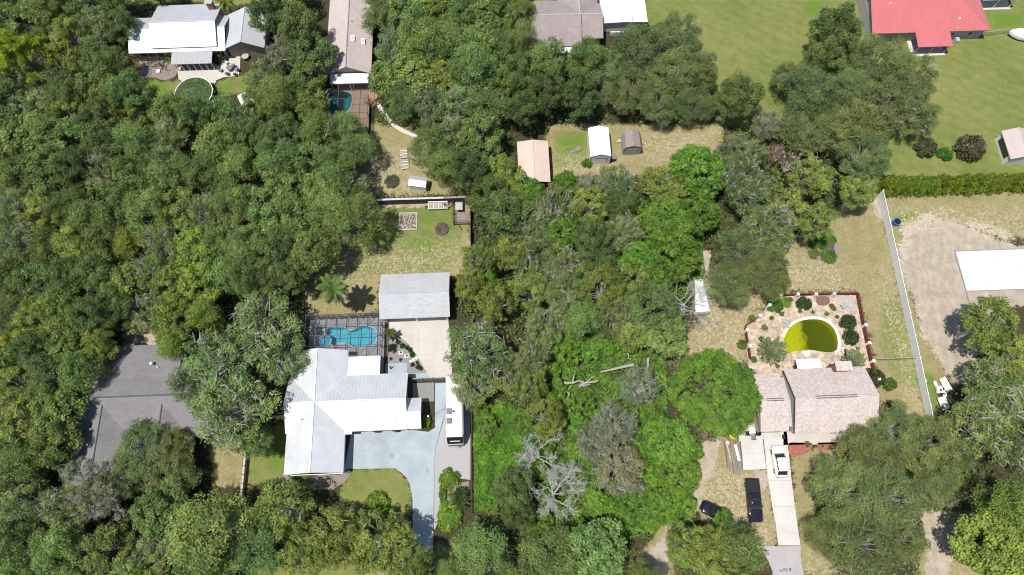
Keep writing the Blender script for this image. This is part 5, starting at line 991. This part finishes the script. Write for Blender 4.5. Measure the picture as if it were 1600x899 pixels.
def palm(x, y, h, label, L, nf, c, droops=(.5,1.0,1.6), dead_n=0, trunk_r=.2, w=.75, nm='palm_tree'):
    p = at(x, y, h); t = thing(nm, label, 'palm', (p.x,p.y,0)); ms = [frond_mesh(L*random.uniform(.9,1.1), d, w=w, seed=int(x)+i) for i, d in enumerate(droops)]
    MB().tube([(p.x,p.y,-.1),(p.x+.1,p.y,h*.5),(p.x,p.y,h)], [trunk_r*1.3,trunk_r,trunk_r*.9], 9).build('trunk','grey_bark',t)
    for i in range(nf):
        k = min(len(ms)-1, int(i/nf*len(ms))); o = link('frond', ms[k], t); o.location = (0,0,h); o.rotation_euler = (0, random.uniform(-.12,.12)-.35*(1-i/nf), i*2.4+random.uniform(-.2,.2)); j = random.uniform(.85,1.15); o.color = (c[0]*j,c[1]*j,c[2]*j,1)
    md = frond_mesh(L*1.05, 1.35, w=w*.8, seed=5)
    for i in range(dead_n): o = link('dead_frond', md, t); o.location = (0,0,h-.25); o.rotation_euler = (0,.12,i*6.283/dead_n+random.uniform(-.2,.2)); o.color = (.42,.37,.29,1)
    return t
palm(520,452,8.0,'tall feathery palm with brown lower fronds behind the pool cage',2.7,24,(.125,.19,.045),dead_n=15,w=.6)
palm(1205,549,1.0,'silver green fan palm at the left of the green pool',2.6,44,(.20,.24,.12),(.25,.7,1.3),trunk_r=.3,w=.5)
palm(1333,563,1.2,'grey green palm between the chimney and the red fence',2.0,32,(.19,.23,.11),(.3,.8,1.3),trunk_r=.22,w=.45)
palm(398,132,3.0,'pale green palm below the tan gable end at the top left',2.3,30,(.19,.24,.08),(.4,.9,1.4),w=.5)
palm(609,522,1.8,'small palm at the upper corner of the rock garden',1.3,14,(.10,.12,.04),(.4,.9,1.4),trunk_r=.09,w=.3)
palm(352,3,4.0,'yellow green palm at the top edge behind the white house',2.0,18,(.15,.18,.03),(.5,1.0,1.5),w=.5)
palm(720,772,.8,'dark sago palm in the bed beside the trailer fence, upper one',1.4,18,(.05,.085,.02),(.3,.8,1.2),trunk_r=.2,w=.3,nm='sago_palm')
palm(719,786,.8,'sago palm with pale centre in the bed beside the trailer fence, lower one',1.4,18,(.06,.10,.02),(.3,.8,1.2),trunk_r=.2,w=.3,nm='sago_palm')
palm(706,775,.6,'small bright palm in the mulch beside the clipped hedge',.8,12,(.11,.19,.03),(.4,.9,1.2),trunk_r=.1,w=.2,nm='sago_palm')
palm(213,497,4.5,'pale palm at the upper corner of the dark grey shingle house',2.0,16,(.20,.22,.10),(.5,1.0,1.5),w=.5)

# ------------------------------------------------------------------ vehicles
def loft(rings):
    n = len(rings[0]); mb = MB(); mb.v = [tuple(p) for r in rings for p in r]
    mb.f = [(i*n+j, i*n+(j+1)%n, (i+1)*n+(j+1)%n, (i+1)*n+j) for i in range(len(rings)-1) for j in range(n)] + [tuple(range(n-1,-1,-1)), tuple((len(rings)-1)*n+j for j in range(n))]
    return mb
def ring(y, hw, z0, z1, k=.25):
    r = min(hw, (z1-z0)/2)*k*2; r = min(r, hw*.8, (z1-z0)*.48); P = []
    for sx, sz, a0 in ((1,0,-90),(1,1,0),(-1,1,90),(-1,0,180)):
        cx = sx*(hw-r); cz = z0+r if sz == 0 else z1-r
        for a in (0,30,60,90): th = math.radians(a0+a); P.append((cx+r*math.cos(th), y, cz+r*math.sin(th)))
    return P
def car(x, y, rz, paint, label, L=4.6, W=1.85, kind='suv', name='parked_car', cat='car'):
    p = at(x, y, .6); t = thing(name, label, cat, (p.x,p.y,.06 if kind == 'suv' else 0), rz); h = L/2; w_ = W/2     # front towards +y
    if kind == 'pickup':
        body = [(h,.72,.45,.85),(h-.15,.93,.32,1.02),(h-1.2,.98,.30,1.10),(h-1.6,1,.3,1.12),(-h+2.0,1,.3,1.12),(-h+.1,.98,.34,1.10),(-h,.95,.45,1.05)]
    else:
        body = [(h,.55,.42,.72),(h-.12,.82,.3,.82),(h-.5,.93,.25,.92),(h-1.25,.98,.24,1.0),(0,1,.24,1.02),(-h+.6,.98,.26,1.02),(-h+.12,.9,.3,.98),(-h,.72,.42,.85)]
    loft([ring(yy, w_*k, a, b, .22) for yy, k, a, b in body]).build('body', paint, t, local=True, smooth=True)
    if kind == 'pickup': g = [(h-1.55,.80,1.08,1.12),(h-2.15,.78,1.1,1.72),(h-2.4,.76,1.1,1.78),(-h+2.3,.74,1.1,1.76),(-h+2.0,.80,1.08,1.14)]; rf = (h-2.2,-h+2.25); top = 1.775
    else: g = [(h-1.15,.82,.95,1.0),(h-1.95,.74,.98,1.52),(0,.72,.98,1.6),(-h+.8,.70,.98,1.52),(-h+.22,.78,.95,1.02)]; rf = (h-1.8,-h+.75); top = 1.6
    loft([ring(yy, w_*k, a, b, .3) for yy, k, a, b in g]).build('windows', 'glass', t, local=True, smooth=True)
    ry0, ry1 = rf; loft([ring(ry0,w_*.60,top-.1,top-.02,.4), ring(ry0-.3,w_*.68,top-.1,top+.035,.4), ring((ry0+ry1)/2,w_*.69,top-.08,top+.05,.4), ring(ry1+.2,w_*.67,top-.1,top+.03,.4), ring(ry1,w_*.6,top-.12,top-.02,.4)]).build('roof', paint, t, local=True, smooth=True)
    for s in (-1,1):
        MB().tube([(s*w_*.79,ry0-.02,1.0),(s*w_*.66,ry0-.35,top-.02)],.045,5).tube([(s*w_*.80,(ry0+ry1)/2,1.0),(s*w_*.70,(ry0+ry1)/2,top-.03)],.045,5).tube([(s*w_*.78,ry1-.1,1.0),(s*w_*.66,ry1+.15,top-.04)],.06,5).build('pillar', paint, t, local=True)
        MB().ball((s*(w_+.08),ry0+.1,1.02),.11,.09,.08,8,5).build('mirror', paint, t, local=True); MB().box(s*w_*.62-.18,s*w_*.62+.18,h-.2,h-.06,.62,.76).build('headlight','lamp_clear',t,local=True); MB().box(s*w_*.72-.12,s*w_*.72+.12,-h-.01,-h+.12,.72,.88).build('tail_light','tail_red',t,local=True)
        for yy in (h-.85,-h+.9):
            wl = MB().tube([(s*(w_-.2),yy,.33),(s*(w_+.005),yy,.33)],.33,16).build('wheel','rubber',t,local=True); MB().tube([(s*(w_-.0),yy,.33),(s*(w_+.015),yy,.33)],.2,12).build('rim','chrome',wl,local=True)
    MB().box(-w_*.7,w_*.7,h-.06,h+.03,.35,.5).build('front_bumper','car_trim',t,local=True); MB().box(-w_*.7,w_*.7,-h-.05,-h+.06,.38,.52).build('rear_bumper','car_trim',t,local=True)
    if kind == 'pickup':
        MB().box(-w_*.86,w_*.86,-h+.12,-h+1.92,1.1,1.14).build('bed_cover','rubber',t,local=True,bevel=.015); MB().box(-.45,.45,ry1+.5,ry0-.6,top+.045,top+.06).build('sunroof','glass',t,local=True)
        for s in (-.55,.55): MB().tube([(s,ry1+.3,top+.1),(s,ry0-.45,top+.1)],.025,5).build('roof_rail','chrome',t,local=True)
    else: MB().tube([(0,-h+.9,top-.02),(0,-h+.75,top+.14)],.025,5).build('antenna','car_trim',t,local=True)
    return t
car(1217.5,721,0.0,'car_white','white hatchback parked on the concrete driveway',4.5,1.85)
car(1177.5,782,math.pi-.055,'car_black','black pickup truck parked on the dry grass',6.0,2.05,'pickup','pickup_truck','pickup')
car(1119,801,1.05,'car_black','black car with its rear end under the small bright tree',4.6,1.85,'sedan')
# white travel trailer
t = trailer = thing('travel_trailer', 'long white travel trailer with two grey roof units beside the fence', 'trailer', (-7.85,17.6,.05), .005)
hw, h0, h1 = 1.22, 12.2, 3.25
loft([ring(-4.62,hw*.9,.75,1.35,.1),ring(-4.5,hw,.55,1.7,.1),ring(-3.72,hw,.5,h1,.1),ring(5.2,hw,.5,h1,.1),ring(5.8,hw*.95,.6,2.4,.1)]).build('body','bright_white',t,local=True)
MB().slab([(-hw*.93,-4.3,1.5),(hw*.93,-4.3,1.5),(hw*.96,-3.8,h1-.14),(-hw*.96,-3.8,h1-.14)],.03).build('rear_panel','black',t,local=True) if False else None
bk = MB().add([(-hw*.95,-4.55,1.68),(hw*.95,-4.55,1.68),(hw*.96,-3.77,h1-.04),(-hw*.96,-3.77,h1-.04)],[(0,1,2,3)]).build('rear_cap','black',t,local=True); MB().add([(-hw*.6,-4.31,2.30),(hw*.6,-4.31,2.30),(hw*.6,-4.2,2.54),(-hw*.6,-4.2,2.54)],[(0,1,2,3)]).build('rear_stripe','white_paint',bk,local=True)
MB().box(-hw*.9,hw*.9,-4.75,-4.35,.5,.68).build('rear_bumper','black',t,local=True); MB().tube([(-.1,-4.6,.9),(-.1,-4.42,.9)],.33,14).build('spare_wheel','rubber',t,local=True); MB().box(.25,.55,-4.95,-4.75,.5,.62).build('hitch_rack','grey_plastic',t,local=True)
for y in (-1.4,-.0): MB().box(-1.12,-.4,y-.42,y+.42,h1-.02,h1+.26).build('roof_unit','grey_plastic',t,local=True,bevel=.05)
for x,y in ((-.1,-.35+.3),(.55,2.2)): MB().box(x-.15,x+.15,y-.15,y+.15,h1-.02,h1+.14).build('roof_vent','black',t,local=True)
for x,y,l in ((.3,2.5,.7),(.35,-2.2,.8)): MB().box(x-.02,x+.02,y-l/2,y+l/2,h1,h1+.04).build('roof_bar','galvanised',t,local=True)
for s in (-1,1):
    for y in (-.6,.35): wl = MB().tube([(s*(hw-.25),y,.36),(s*(hw+.0),y,.36)],.36,16).build('wheel','rubber',t,local=True); MB().tube([(s*hw,y,.36),(s*(hw+.015),y,.36)],.2,12).build('rim','chrome',wl,local=True)
    for y in (-2.6,2.0,3.6): MB().box(s*hw-.015*(s<0)-.0,s*hw+.015*(s>0)+.001,y-.45,y+.45,1.5,2.2).build('window','glass',t,local=True)
MB().box(hw,hw+.02,.8,1.5,.7,2.5).build('door','vinyl',t,local=True); MB().box(hw,hw+.12,-3.4,3.2,3.0,3.12).build('awning','grey_plastic',t,local=True)
MB().tube([(-.5,5.7,.55),(0,7.0,.55)],.06,6).tube([(.5,5.7,.55),(0,7.0,.55)],.06,6).tube([(0,6.9,0),(0,6.9,.8)],.05,6).build('tongue','black',t,local=True)
MB().tube([(-3.95,-.2,.95),(-1.25,1.0,1.35)],.02,4).build('power_cord','rubber',trailer,local=True)
tag(MB().box(-12.0,-11.85,17.3,17.45,0,1.1).box(-12.04,-11.81,17.26,17.49,1.1,1.16).build('power_post','white_paint'),'short white power post beside the blue grey driveway','post')
# boat at the right edge
t = thing('covered_boat', 'white covered boat on the lawn at the right edge', 'boat', (98.4,83.9,0), 1.35)
loft([ring(-2.4,.95,.35,1.1,.2),ring(-1,1.1,.3,1.2,.2),ring(.8,1.05,.3,1.25,.2),ring(2.0,.6,.4,1.25,.2),ring(2.6,.12,.6,1.2,.2)]).build('hull','white_paint',t,local=True,smooth=True)
loft([ring(-1.6,.6,1.1,1.3,.3),ring(-.6,.8,1.1,1.75,.3),ring(.6,.7,1.1,1.6,.3),ring(1.6,.35,1.1,1.25,.3)]).build('cover','tarp',t,local=True,smooth=True)
for s in (-.9,.9): MB().tube([(s,-.8,.25),(s*1.1,-.8,.25)],.25,12).build('trailer_wheel','rubber',t,local=True)
# white things left of the tan roofed house
for x,y,L_,W_,rz,l in ((425,178,4.2,1.9,.1,'white covered trailer under oaks left of the teal pool, upper one'),(427,194,2.4,1.6,.05,'small white covered cart below the covered trailer under the oaks'),(384,156,3.0,2.2,.5,'white tarpaulin heap beside the pale green palm')):
    p = at(x,y,.8); t = thing('covered_trailer', l, 'trailer', (p.x,p.y,0), rz); h=L_/2; w_=W_/2
    loft([ring(-h,w_*.8,.4,1.0,.3),ring(-h*.7,w_,.3,1.5,.3),ring(0,w_,.3,1.7,.3),ring(h*.7,w_*.95,.3,1.5,.3),ring(h,w_*.6,.4,.9,.3)]).build('cover','tarp',t,local=True,smooth=True)
    for s in (-1,1): MB().tube([(s*w_*.8,0,.3),(s*w_*1.02,0,.3)],.3,12).build('wheel','rubber',t,local=True)
# round above-ground pool
p = at(303,146,1.0); t = thing('round_pool', 'round above ground pool with white rim and green water', 'pool', (p.x,p.y,0))
n=28; R_=3.35; mb=MB(); 
for j in range(n):
    a,b=2*math.pi*j/n,2*math.pi*(j+1)/n; mb.slab([(p.x+(R_-.06)*math.cos(a),p.y+(R_-.06)*math.sin(a),1.2),(p.x+(R_+.06)*math.cos(a),p.y+(R_+.06)*math.sin(a),1.2),(p.x+(R_+.06)*math.cos(b),p.y+(R_+.06)*math.sin(b),1.2),(p.x+(R_-.06)*math.cos(b),p.y+(R_-.06)*math.sin(b),1.2)],.07)
mb.build('rim','white_paint',t); MB().cyl(p,R_,0,1.1,n).build('tank','pool_green',t)
for j in range(14): a=2*math.pi*(j+.5)/14; MB().box(p.x+(R_+.05)*math.cos(a)-.08,p.x+(R_+.05)*math.cos(a)+.08,p.y+(R_+.05)*math.sin(a)-.08,p.y+(R_+.05)*math.sin(a)+.08,0,1.12).build('upright','white_paint',t)
MB().cyl(p,R_-.08,1.101,1.115,n).build('water','pool_green',t)
_a = rng.uniform(0,6.283,2600); _r = (R_-.2)*np.sqrt(rng.random(2600)); _q = np.column_stack([_r*np.cos(_a), _r*np.sin(_a)]); _k = vnoise(_q+50,1.1,3)*.6+vnoise(_q+50,3.0,4)*.4 > .42; _q = _q[_k]
fl_ = link('floating_leaves', leaf_mesh('floating_leaves', np.column_stack([_q, rng.uniform(1.12,1.2,len(_q))]), rng.normal(size=(len(_q),3))*.3+np.array([0,0,1.]), .26*rng.uniform(.5,1.4,len(_q)), rng.random(len(_q)), rng=rng), t); fl_.color = (.10,.155,.06,1); fl_['kind'] = 'stuff'

# ------------------------------------------------------------------ furniture and clutter
def chair(x, y, rz, m, label, group, s=1.0):
    p = at(x,y,.4); t = thing('garden_chair', label, 'chair', (p.x,p.y,.05), rz, group); t.scale=(s,s,s)
    MB().box(-.27,.27,-.27,.27,.4,.45).build('seat',m,t,local=True); MB().slab([(-.27,.27,.45),(.27,.27,.45),(.27,.42,.95),(-.27,.42,.95)],.04).build('backrest',m,t,local=True)
    for a in (-.24,.24):
        for b in (-.24,.24): MB().box(a-.025,a+.025,b-.025,b+.025,0,.4).build('leg',m,t,local=True)
        MB().box(a-.03,a+.03,-.27,.3,.62,.66).build('armrest',m,t,local=True)
def table(x, y, r, m, label, square=False):
    p = at(x,y,.7); t = thing('garden_table', label, 'table', (p.x,p.y,.05))
    (MB().box(p.x-r,p.x+r,p.y-r*.85,p.y+r*.85,.7,.76) if square else MB().cyl(p,r,.7,.76,20)).build('tabletop',m,t)
    for a in range(4): MB().box(p.x+r*.6*math.cos(a*1.57+.78)-.03,p.x+r*.6*math.cos(a*1.57+.78)+.03,p.y+r*.6*math.sin(a*1.57+.78)-.03,p.y+r*.6*math.sin(a*1.57+.78)+.03,.05,.7).build('leg',m,t)
table(358,106,.55,'grey_plastic','round dark table in the middle of the cream patio'); table(383,88,.65,'stone','pale round table at the edge of the cream patio'); table(1175,673,.5,'white_paint','white table beside the garage at the parking pad',True)
for x,y,rz,l in ((354,98,2.5,'pale'),(350,94,.3,'far'),(364,103,4.5,'right'),(345,110,1.0,'lounging'),(355,115,3.3,'near'),(370,109,4.4,'outer'),(367,116,3.6,'corner')): chair(x,y,rz,'tarp' if l=='pale' else 'grey_plastic', {'pale':'white chair left of the round dark patio table','far':'dark chair nearest the screened porch corner on the patio','right':'dark chair above right of the round dark patio table','lounging':'dark chair left below the round dark patio table','near':'dark chair below the round dark patio table','outer':'dark chair at the right edge of the cream patio','corner':'dark chair at the lower right patio corner'}[l], 'patio chairs')
for x,y,rz,m_,l in ((1168,678,1.5,'black','black chair left of the white table by the garage'),(1182,678,4.6,'black','black chair right of the white table by the garage'),(1177,684,3.1,'grey_plastic','grey chair below the white table by the garage'),(1185,668,5.5,'grey_wood','weathered chair against the garage wall')): chair(x,y,rz,m_,l,'chairs by the garage',1.1)
t = thing('bare_shrub', 'dark bare shrub on the left of the brown mulch bed', 'shrub', (*at(229,106)[:2],0)); a_,b_=dead_mesh('d',31,2.2,2.4,levels=2,m='dark_wood'); link('stem',a_,t).scale=(.3,.3,1); link('branches',b_,t)
t = thing('bare_shrub', 'dark bare shrub on the right of the brown mulch bed', 'shrub', (*at(253,104)[:2],0)); a_,b_=dead_mesh('d',32,2.0,2.2,levels=2,m='dark_wood'); link('stem',a_,t).scale=(.3,.3,1); link('branches',b_,t)
tag(MB().box(-61.9,-61.2,81.9,82.6,.05,.35).build('storage_box','tarp',bevel=.04),'pale square box on the brown mulch bed','box')
# wood pile
WP = [((1131,690),(1137,732)),((1133,688),(1140,735)),((1136,692),(1141,738)),((1139,686),(1146,740)),((1142,690),(1147,736)),((1145,684),(1151,741)),((1148,688),(1152,738)),((1150,684),(1156,743)),((1153,686),(1157,737)),((1156,690),(1160,735)),((1140,700),(1150,744)),((1146,696),(1156,744))]
for i,(a,b) in enumerate(WP):
    a,b=at(*a),at(*b); z=.1+.06*(i%3); tag(MB().tube([(a.x,a.y,z),((a.x+b.x)/2+.05*(i%2),(a.y+b.y)/2,z+.03),(b.x,b.y,z)],[.11,.10,.08],6).build('timber_pole','grey_wood' if i%3 else 'brown_wood'),f"{['thin','stout','bowed'][i%3]} {'brown' if i%3==0 else 'grey'} pole, {['first','second','third','fourth','fifth','sixth','seventh','eighth','ninth','tenth','eleventh','last'][i]} from the left in the timber heap",'pole','timber heap by the parking pad')
a=at(1151,708); tag(MB().obox((a.x,a.y,.3),.4,2.4,.04,.1).build('white_board','white_paint'),'long white board lying on the timber heap','board')
a=at(1138,708); tag(MB().obox((a.x,a.y,.3),.16,2.6,.04,.1).build('white_board','pale_wood'),'narrow pale board lying on the timber heap','board')
a=at(1136,692); tag(MB().ball((a.x,a.y,.3),.4,.35,.28,9,6,.12).build('boulder','pale_stone',smooth=True),'pale boulder at the head of the timber heap','boulder')
def barrow(x,y,m,label):
    p=at(x,y,.4); t=thing('wheelbarrow',label,'wheelbarrow',(p.x,p.y,0),.9)
    MB().add([(-.25,-.35,.35),(.25,-.35,.35),(.25,.35,.35),(-.25,.35,.35),(-.42,-.5,.68),(.42,-.5,.68),(.42,.6,.68),(-.42,.6,.68)],[(3,2,1,0),(0,1,5,4),(1,2,6,5),(2,3,7,6),(3,0,4,7)]).build('tray',m,t,local=True)
    MB().tube([(-.06,.75,.2),(.06,.75,.2)],.2,12).build('wheel','rubber',t,local=True)
    for s in (-.3,.3): MB().tube([(s*.3,.75,.2),(s,-.3,.35),(s*1.1,-1.1,.6)],.03,5).build('handle','brown_wood',t,local=True)
barrow(1145,682,'yellow_plastic','yellow wheelbarrow at the head of the timber heap')
def bucket(x,y,r,h,m,label,cat='bucket',nm='bucket'):
    p=at(x,y,h/2); t=thing(nm,label,cat,(p.x,p.y,.03)); MB().cyl((0,0),r*.85,0,h,14,r).build('body',m,t,local=True)
    MB().cyl((0,0),r*1.06,h-.05,h+.005,14).build('rim',m,t,local=True); MB().cyl((0,0),r*.86,h+.005,h+.012,14).build('inside','black',t,local=True)
bucket(1400,348,.62,.9,'blue_plastic','blue plastic barrel on the grass right of the white fence','barrel','barrel'); bucket(1160,669,.35,.45,'teal_plastic','teal tub at the edge of the bright tree by the garage'); bucket(1163,645,.4,.3,'tarp','white basin in the side yard by the garage'); bucket(1172,638,.35,.5,'white_paint','white tub nearest the garage wall in the side yard'); bucket(1176,643,.3,.5,'galvanised','grey tub beside the white tubs in the side yard'); bucket(1178,632,.32,.6,'white_paint','white pot at the back of the side yard')
# ornaments
for x,y,l in ((626,551,'upper white ornament in the rock garden'),(635,556,'lower white ornament in the rock garden')):
    p=at(x,y,.2); t=thing('garden_ornament',l,'ornament',(p.x,p.y,.03)); MB().box(-.35,.35,-.3,.3,0,.06).build('plinth','pale_stone',t,local=True); MB().cyl((0,0),.16,.06,.35,10,.08).ball((0,0,.45),.14,.14,.16,8,6).build('figure','grey_plastic',t,local=True)
p=at(611,576); t=thing('garden_statue','dark slender statue on the blue grey walkway','statue',(p.x,p.y,.07)); MB().box(-.12,.12,-.12,.12,0,.1).build('base','black',t,local=True); MB().tube([(0,0,.1),(.05,.02,.6),(-.05,.05,1.0),(.1,.1,1.3)],[.08,.1,.07,.03],7).tube([(0,.02,.7),(.35,.1,.95)],[.05,.02],5).build('figure','black',t,local=True)
p=at(1319,478,.4); t=thing('fire_pit','blue grey square fire pit cover on the patio pad','fire pit',(p.x,p.y,.07),.5); MB().box(-.45,.45,-.4,.4,.25,.5).build('cover','deck_grey',t,local=True,bevel=.05); [MB().box(a-.04,a+.04,b-.04,b+.04,0,.25).build('leg','black',t,local=True) for a in (-.35,.35) for b in (-.3,.3)]
for i,(x,y,r) in enumerate([(1226,503,.5),(1231,506,.4),(1223,509,.38),(1229,511,.45),(1234,501,.35),(1218,520,.3)]):
    a=at(x,y); tag(MB().ball((a.x,a.y,r*.4),r,r*.8,r*.6,8,5,.18).build('garden_rock','stone'),['largest grey rock of the pile upper left of the green pool','right hand grey rock of the pile upper left of the green pool','left hand grey rock of the pile upper left of the green pool','lowest grey rock of the pile upper left of the green pool','topmost grey rock of the pile upper left of the green pool','lone small grey rock between the rock pile and fan palm'][i],'rock','rock pile by the green pool')
for i,(x,y,r) in enumerate([(1300,555,.35),(1312,553,.3),(1290,557,.35),(1240,556,.3),(1247,559,.35),(1316,545,.28),(1288,576,.2)]):
    a=at(x,y); tag(MB().ball((a.x,a.y,r*.4),r,r*.8,r*.6,8,5,.18).build('garden_rock','pale_stone' if i%2 else 'stone'),['grey rock above the chimney beside the green pool','pale rock right of the chimney beside the green pool','grey rock between the pool step and chimney','pale rock left of the white pool step','grey rock just below the left end of the green pool','pale rock at the lower right curve of the green pool','small grey rock beside the white patio roof'][i],'rock','edge rocks by the green pool')
a=at(1442,596); tag(MB().ball((a.x,a.y,.3),.45,.4,.4,9,6,.1).build('boulder','pale_stone',smooth=True),'pale round boulder right of the lower white fence','boulder')
# white stacked sheets by the lower fence
for (x,y,w_,l_,rz,z),lb in zip([(1475.5,602,1.1,2.2,.38,.3),(1465,610,.85,1.0,.05,.5),(1473,616,.6,1.0,.1,.35),(1472,631,1.3,1.9,.22,.3),(1460,601,.5,.9,.4,.2)],['upper white sheet leaning in the pile right of the fence','white cube shaped box in the pile right of the fence','small white panel in the middle of the pile right of the fence','ribbed white sheet at the lower end of the pile right of the fence','white frame at the left of the pile right of the fence']):
    a=at(x,y); mb=MB(); t=thing('scrap_panel',lb,'panel',(a.x,a.y,.02),rz)
    MB().slab([(-w_/2,-l_/2,z),(w_/2,-l_/2,z),(w_/2,l_/2,z+.25),(-w_/2,l_/2,z+.25)],.06 if 'box' not in lb else .4).build('sheet','tarp' if 'ribbed' in lb else 'white_paint',t,local=True)
    for k in (-.3,0,.3): MB().tube([(w_*k,-l_/2,z+.02),(w_*k,l_/2,z+.27)],.03,4).build('rib','white_paint' if k else 'galvanised',t,local=True)
    for k in (-1,1): MB().box(w_*.4*k-.05,w_*.4*k+.05,l_*.3-.05,l_*.3+.05,0,z+.12).build('support','grey_wood',t,local=True)
# pallets and scrap left of the oaks by the small shed
for x,y,rz,l in ((631,240,.1,'white garden rack standing upright on the dry back yard'),(633,257,.05,'white wire crate nearest the small white shed')):
    p=at(x,y,.4); t=thing('garden_rack',l,'rack',(p.x,p.y,0),rz)
    for i in range(6): MB().box(-.6,.6,-.9+.32*i,-.78+.32*i,.55,.6).build('slat','galvanised' if i%2 else 'white_paint',t,local=True)
    for a in (-.55,.55):
        for b in (-.85,.85): MB().box(a-.04,a+.04,b-.04,b+.04,0,.55 if 'crate' in l else 1.2).build('leg','white_paint',t,local=True)
a=at(903,234); tag(MB().obox((a.x,a.y,.05),1.0,.9,.25,.7).obox((a.x-.9,a.y-.35,.02),.9,.5,.1,.4).build('rubble_heap','grey_mulch',bevel=.06),'small grey rubble heap on the grass left of the white shed','rubble')
a=at(967,222); tag(MB().obox((a.x,a.y,0),.7,.5,.4,.1).build('crate','pale_wood',bevel=.03),'pale crate left of the brown gambrel shed','crate')
p=at(958,247,.5); t=thing('dark_bin','dark bin at the right front corner of the white shed','bin',(p.x,p.y,0)); MB().box(-.35,.35,-.5,.5,0,.95).build('body','black',t,local=True,bevel=.05); MB().box(-.38,.38,-.53,.53,.96,1.02).build('lid','grey_plastic',t,local=True)
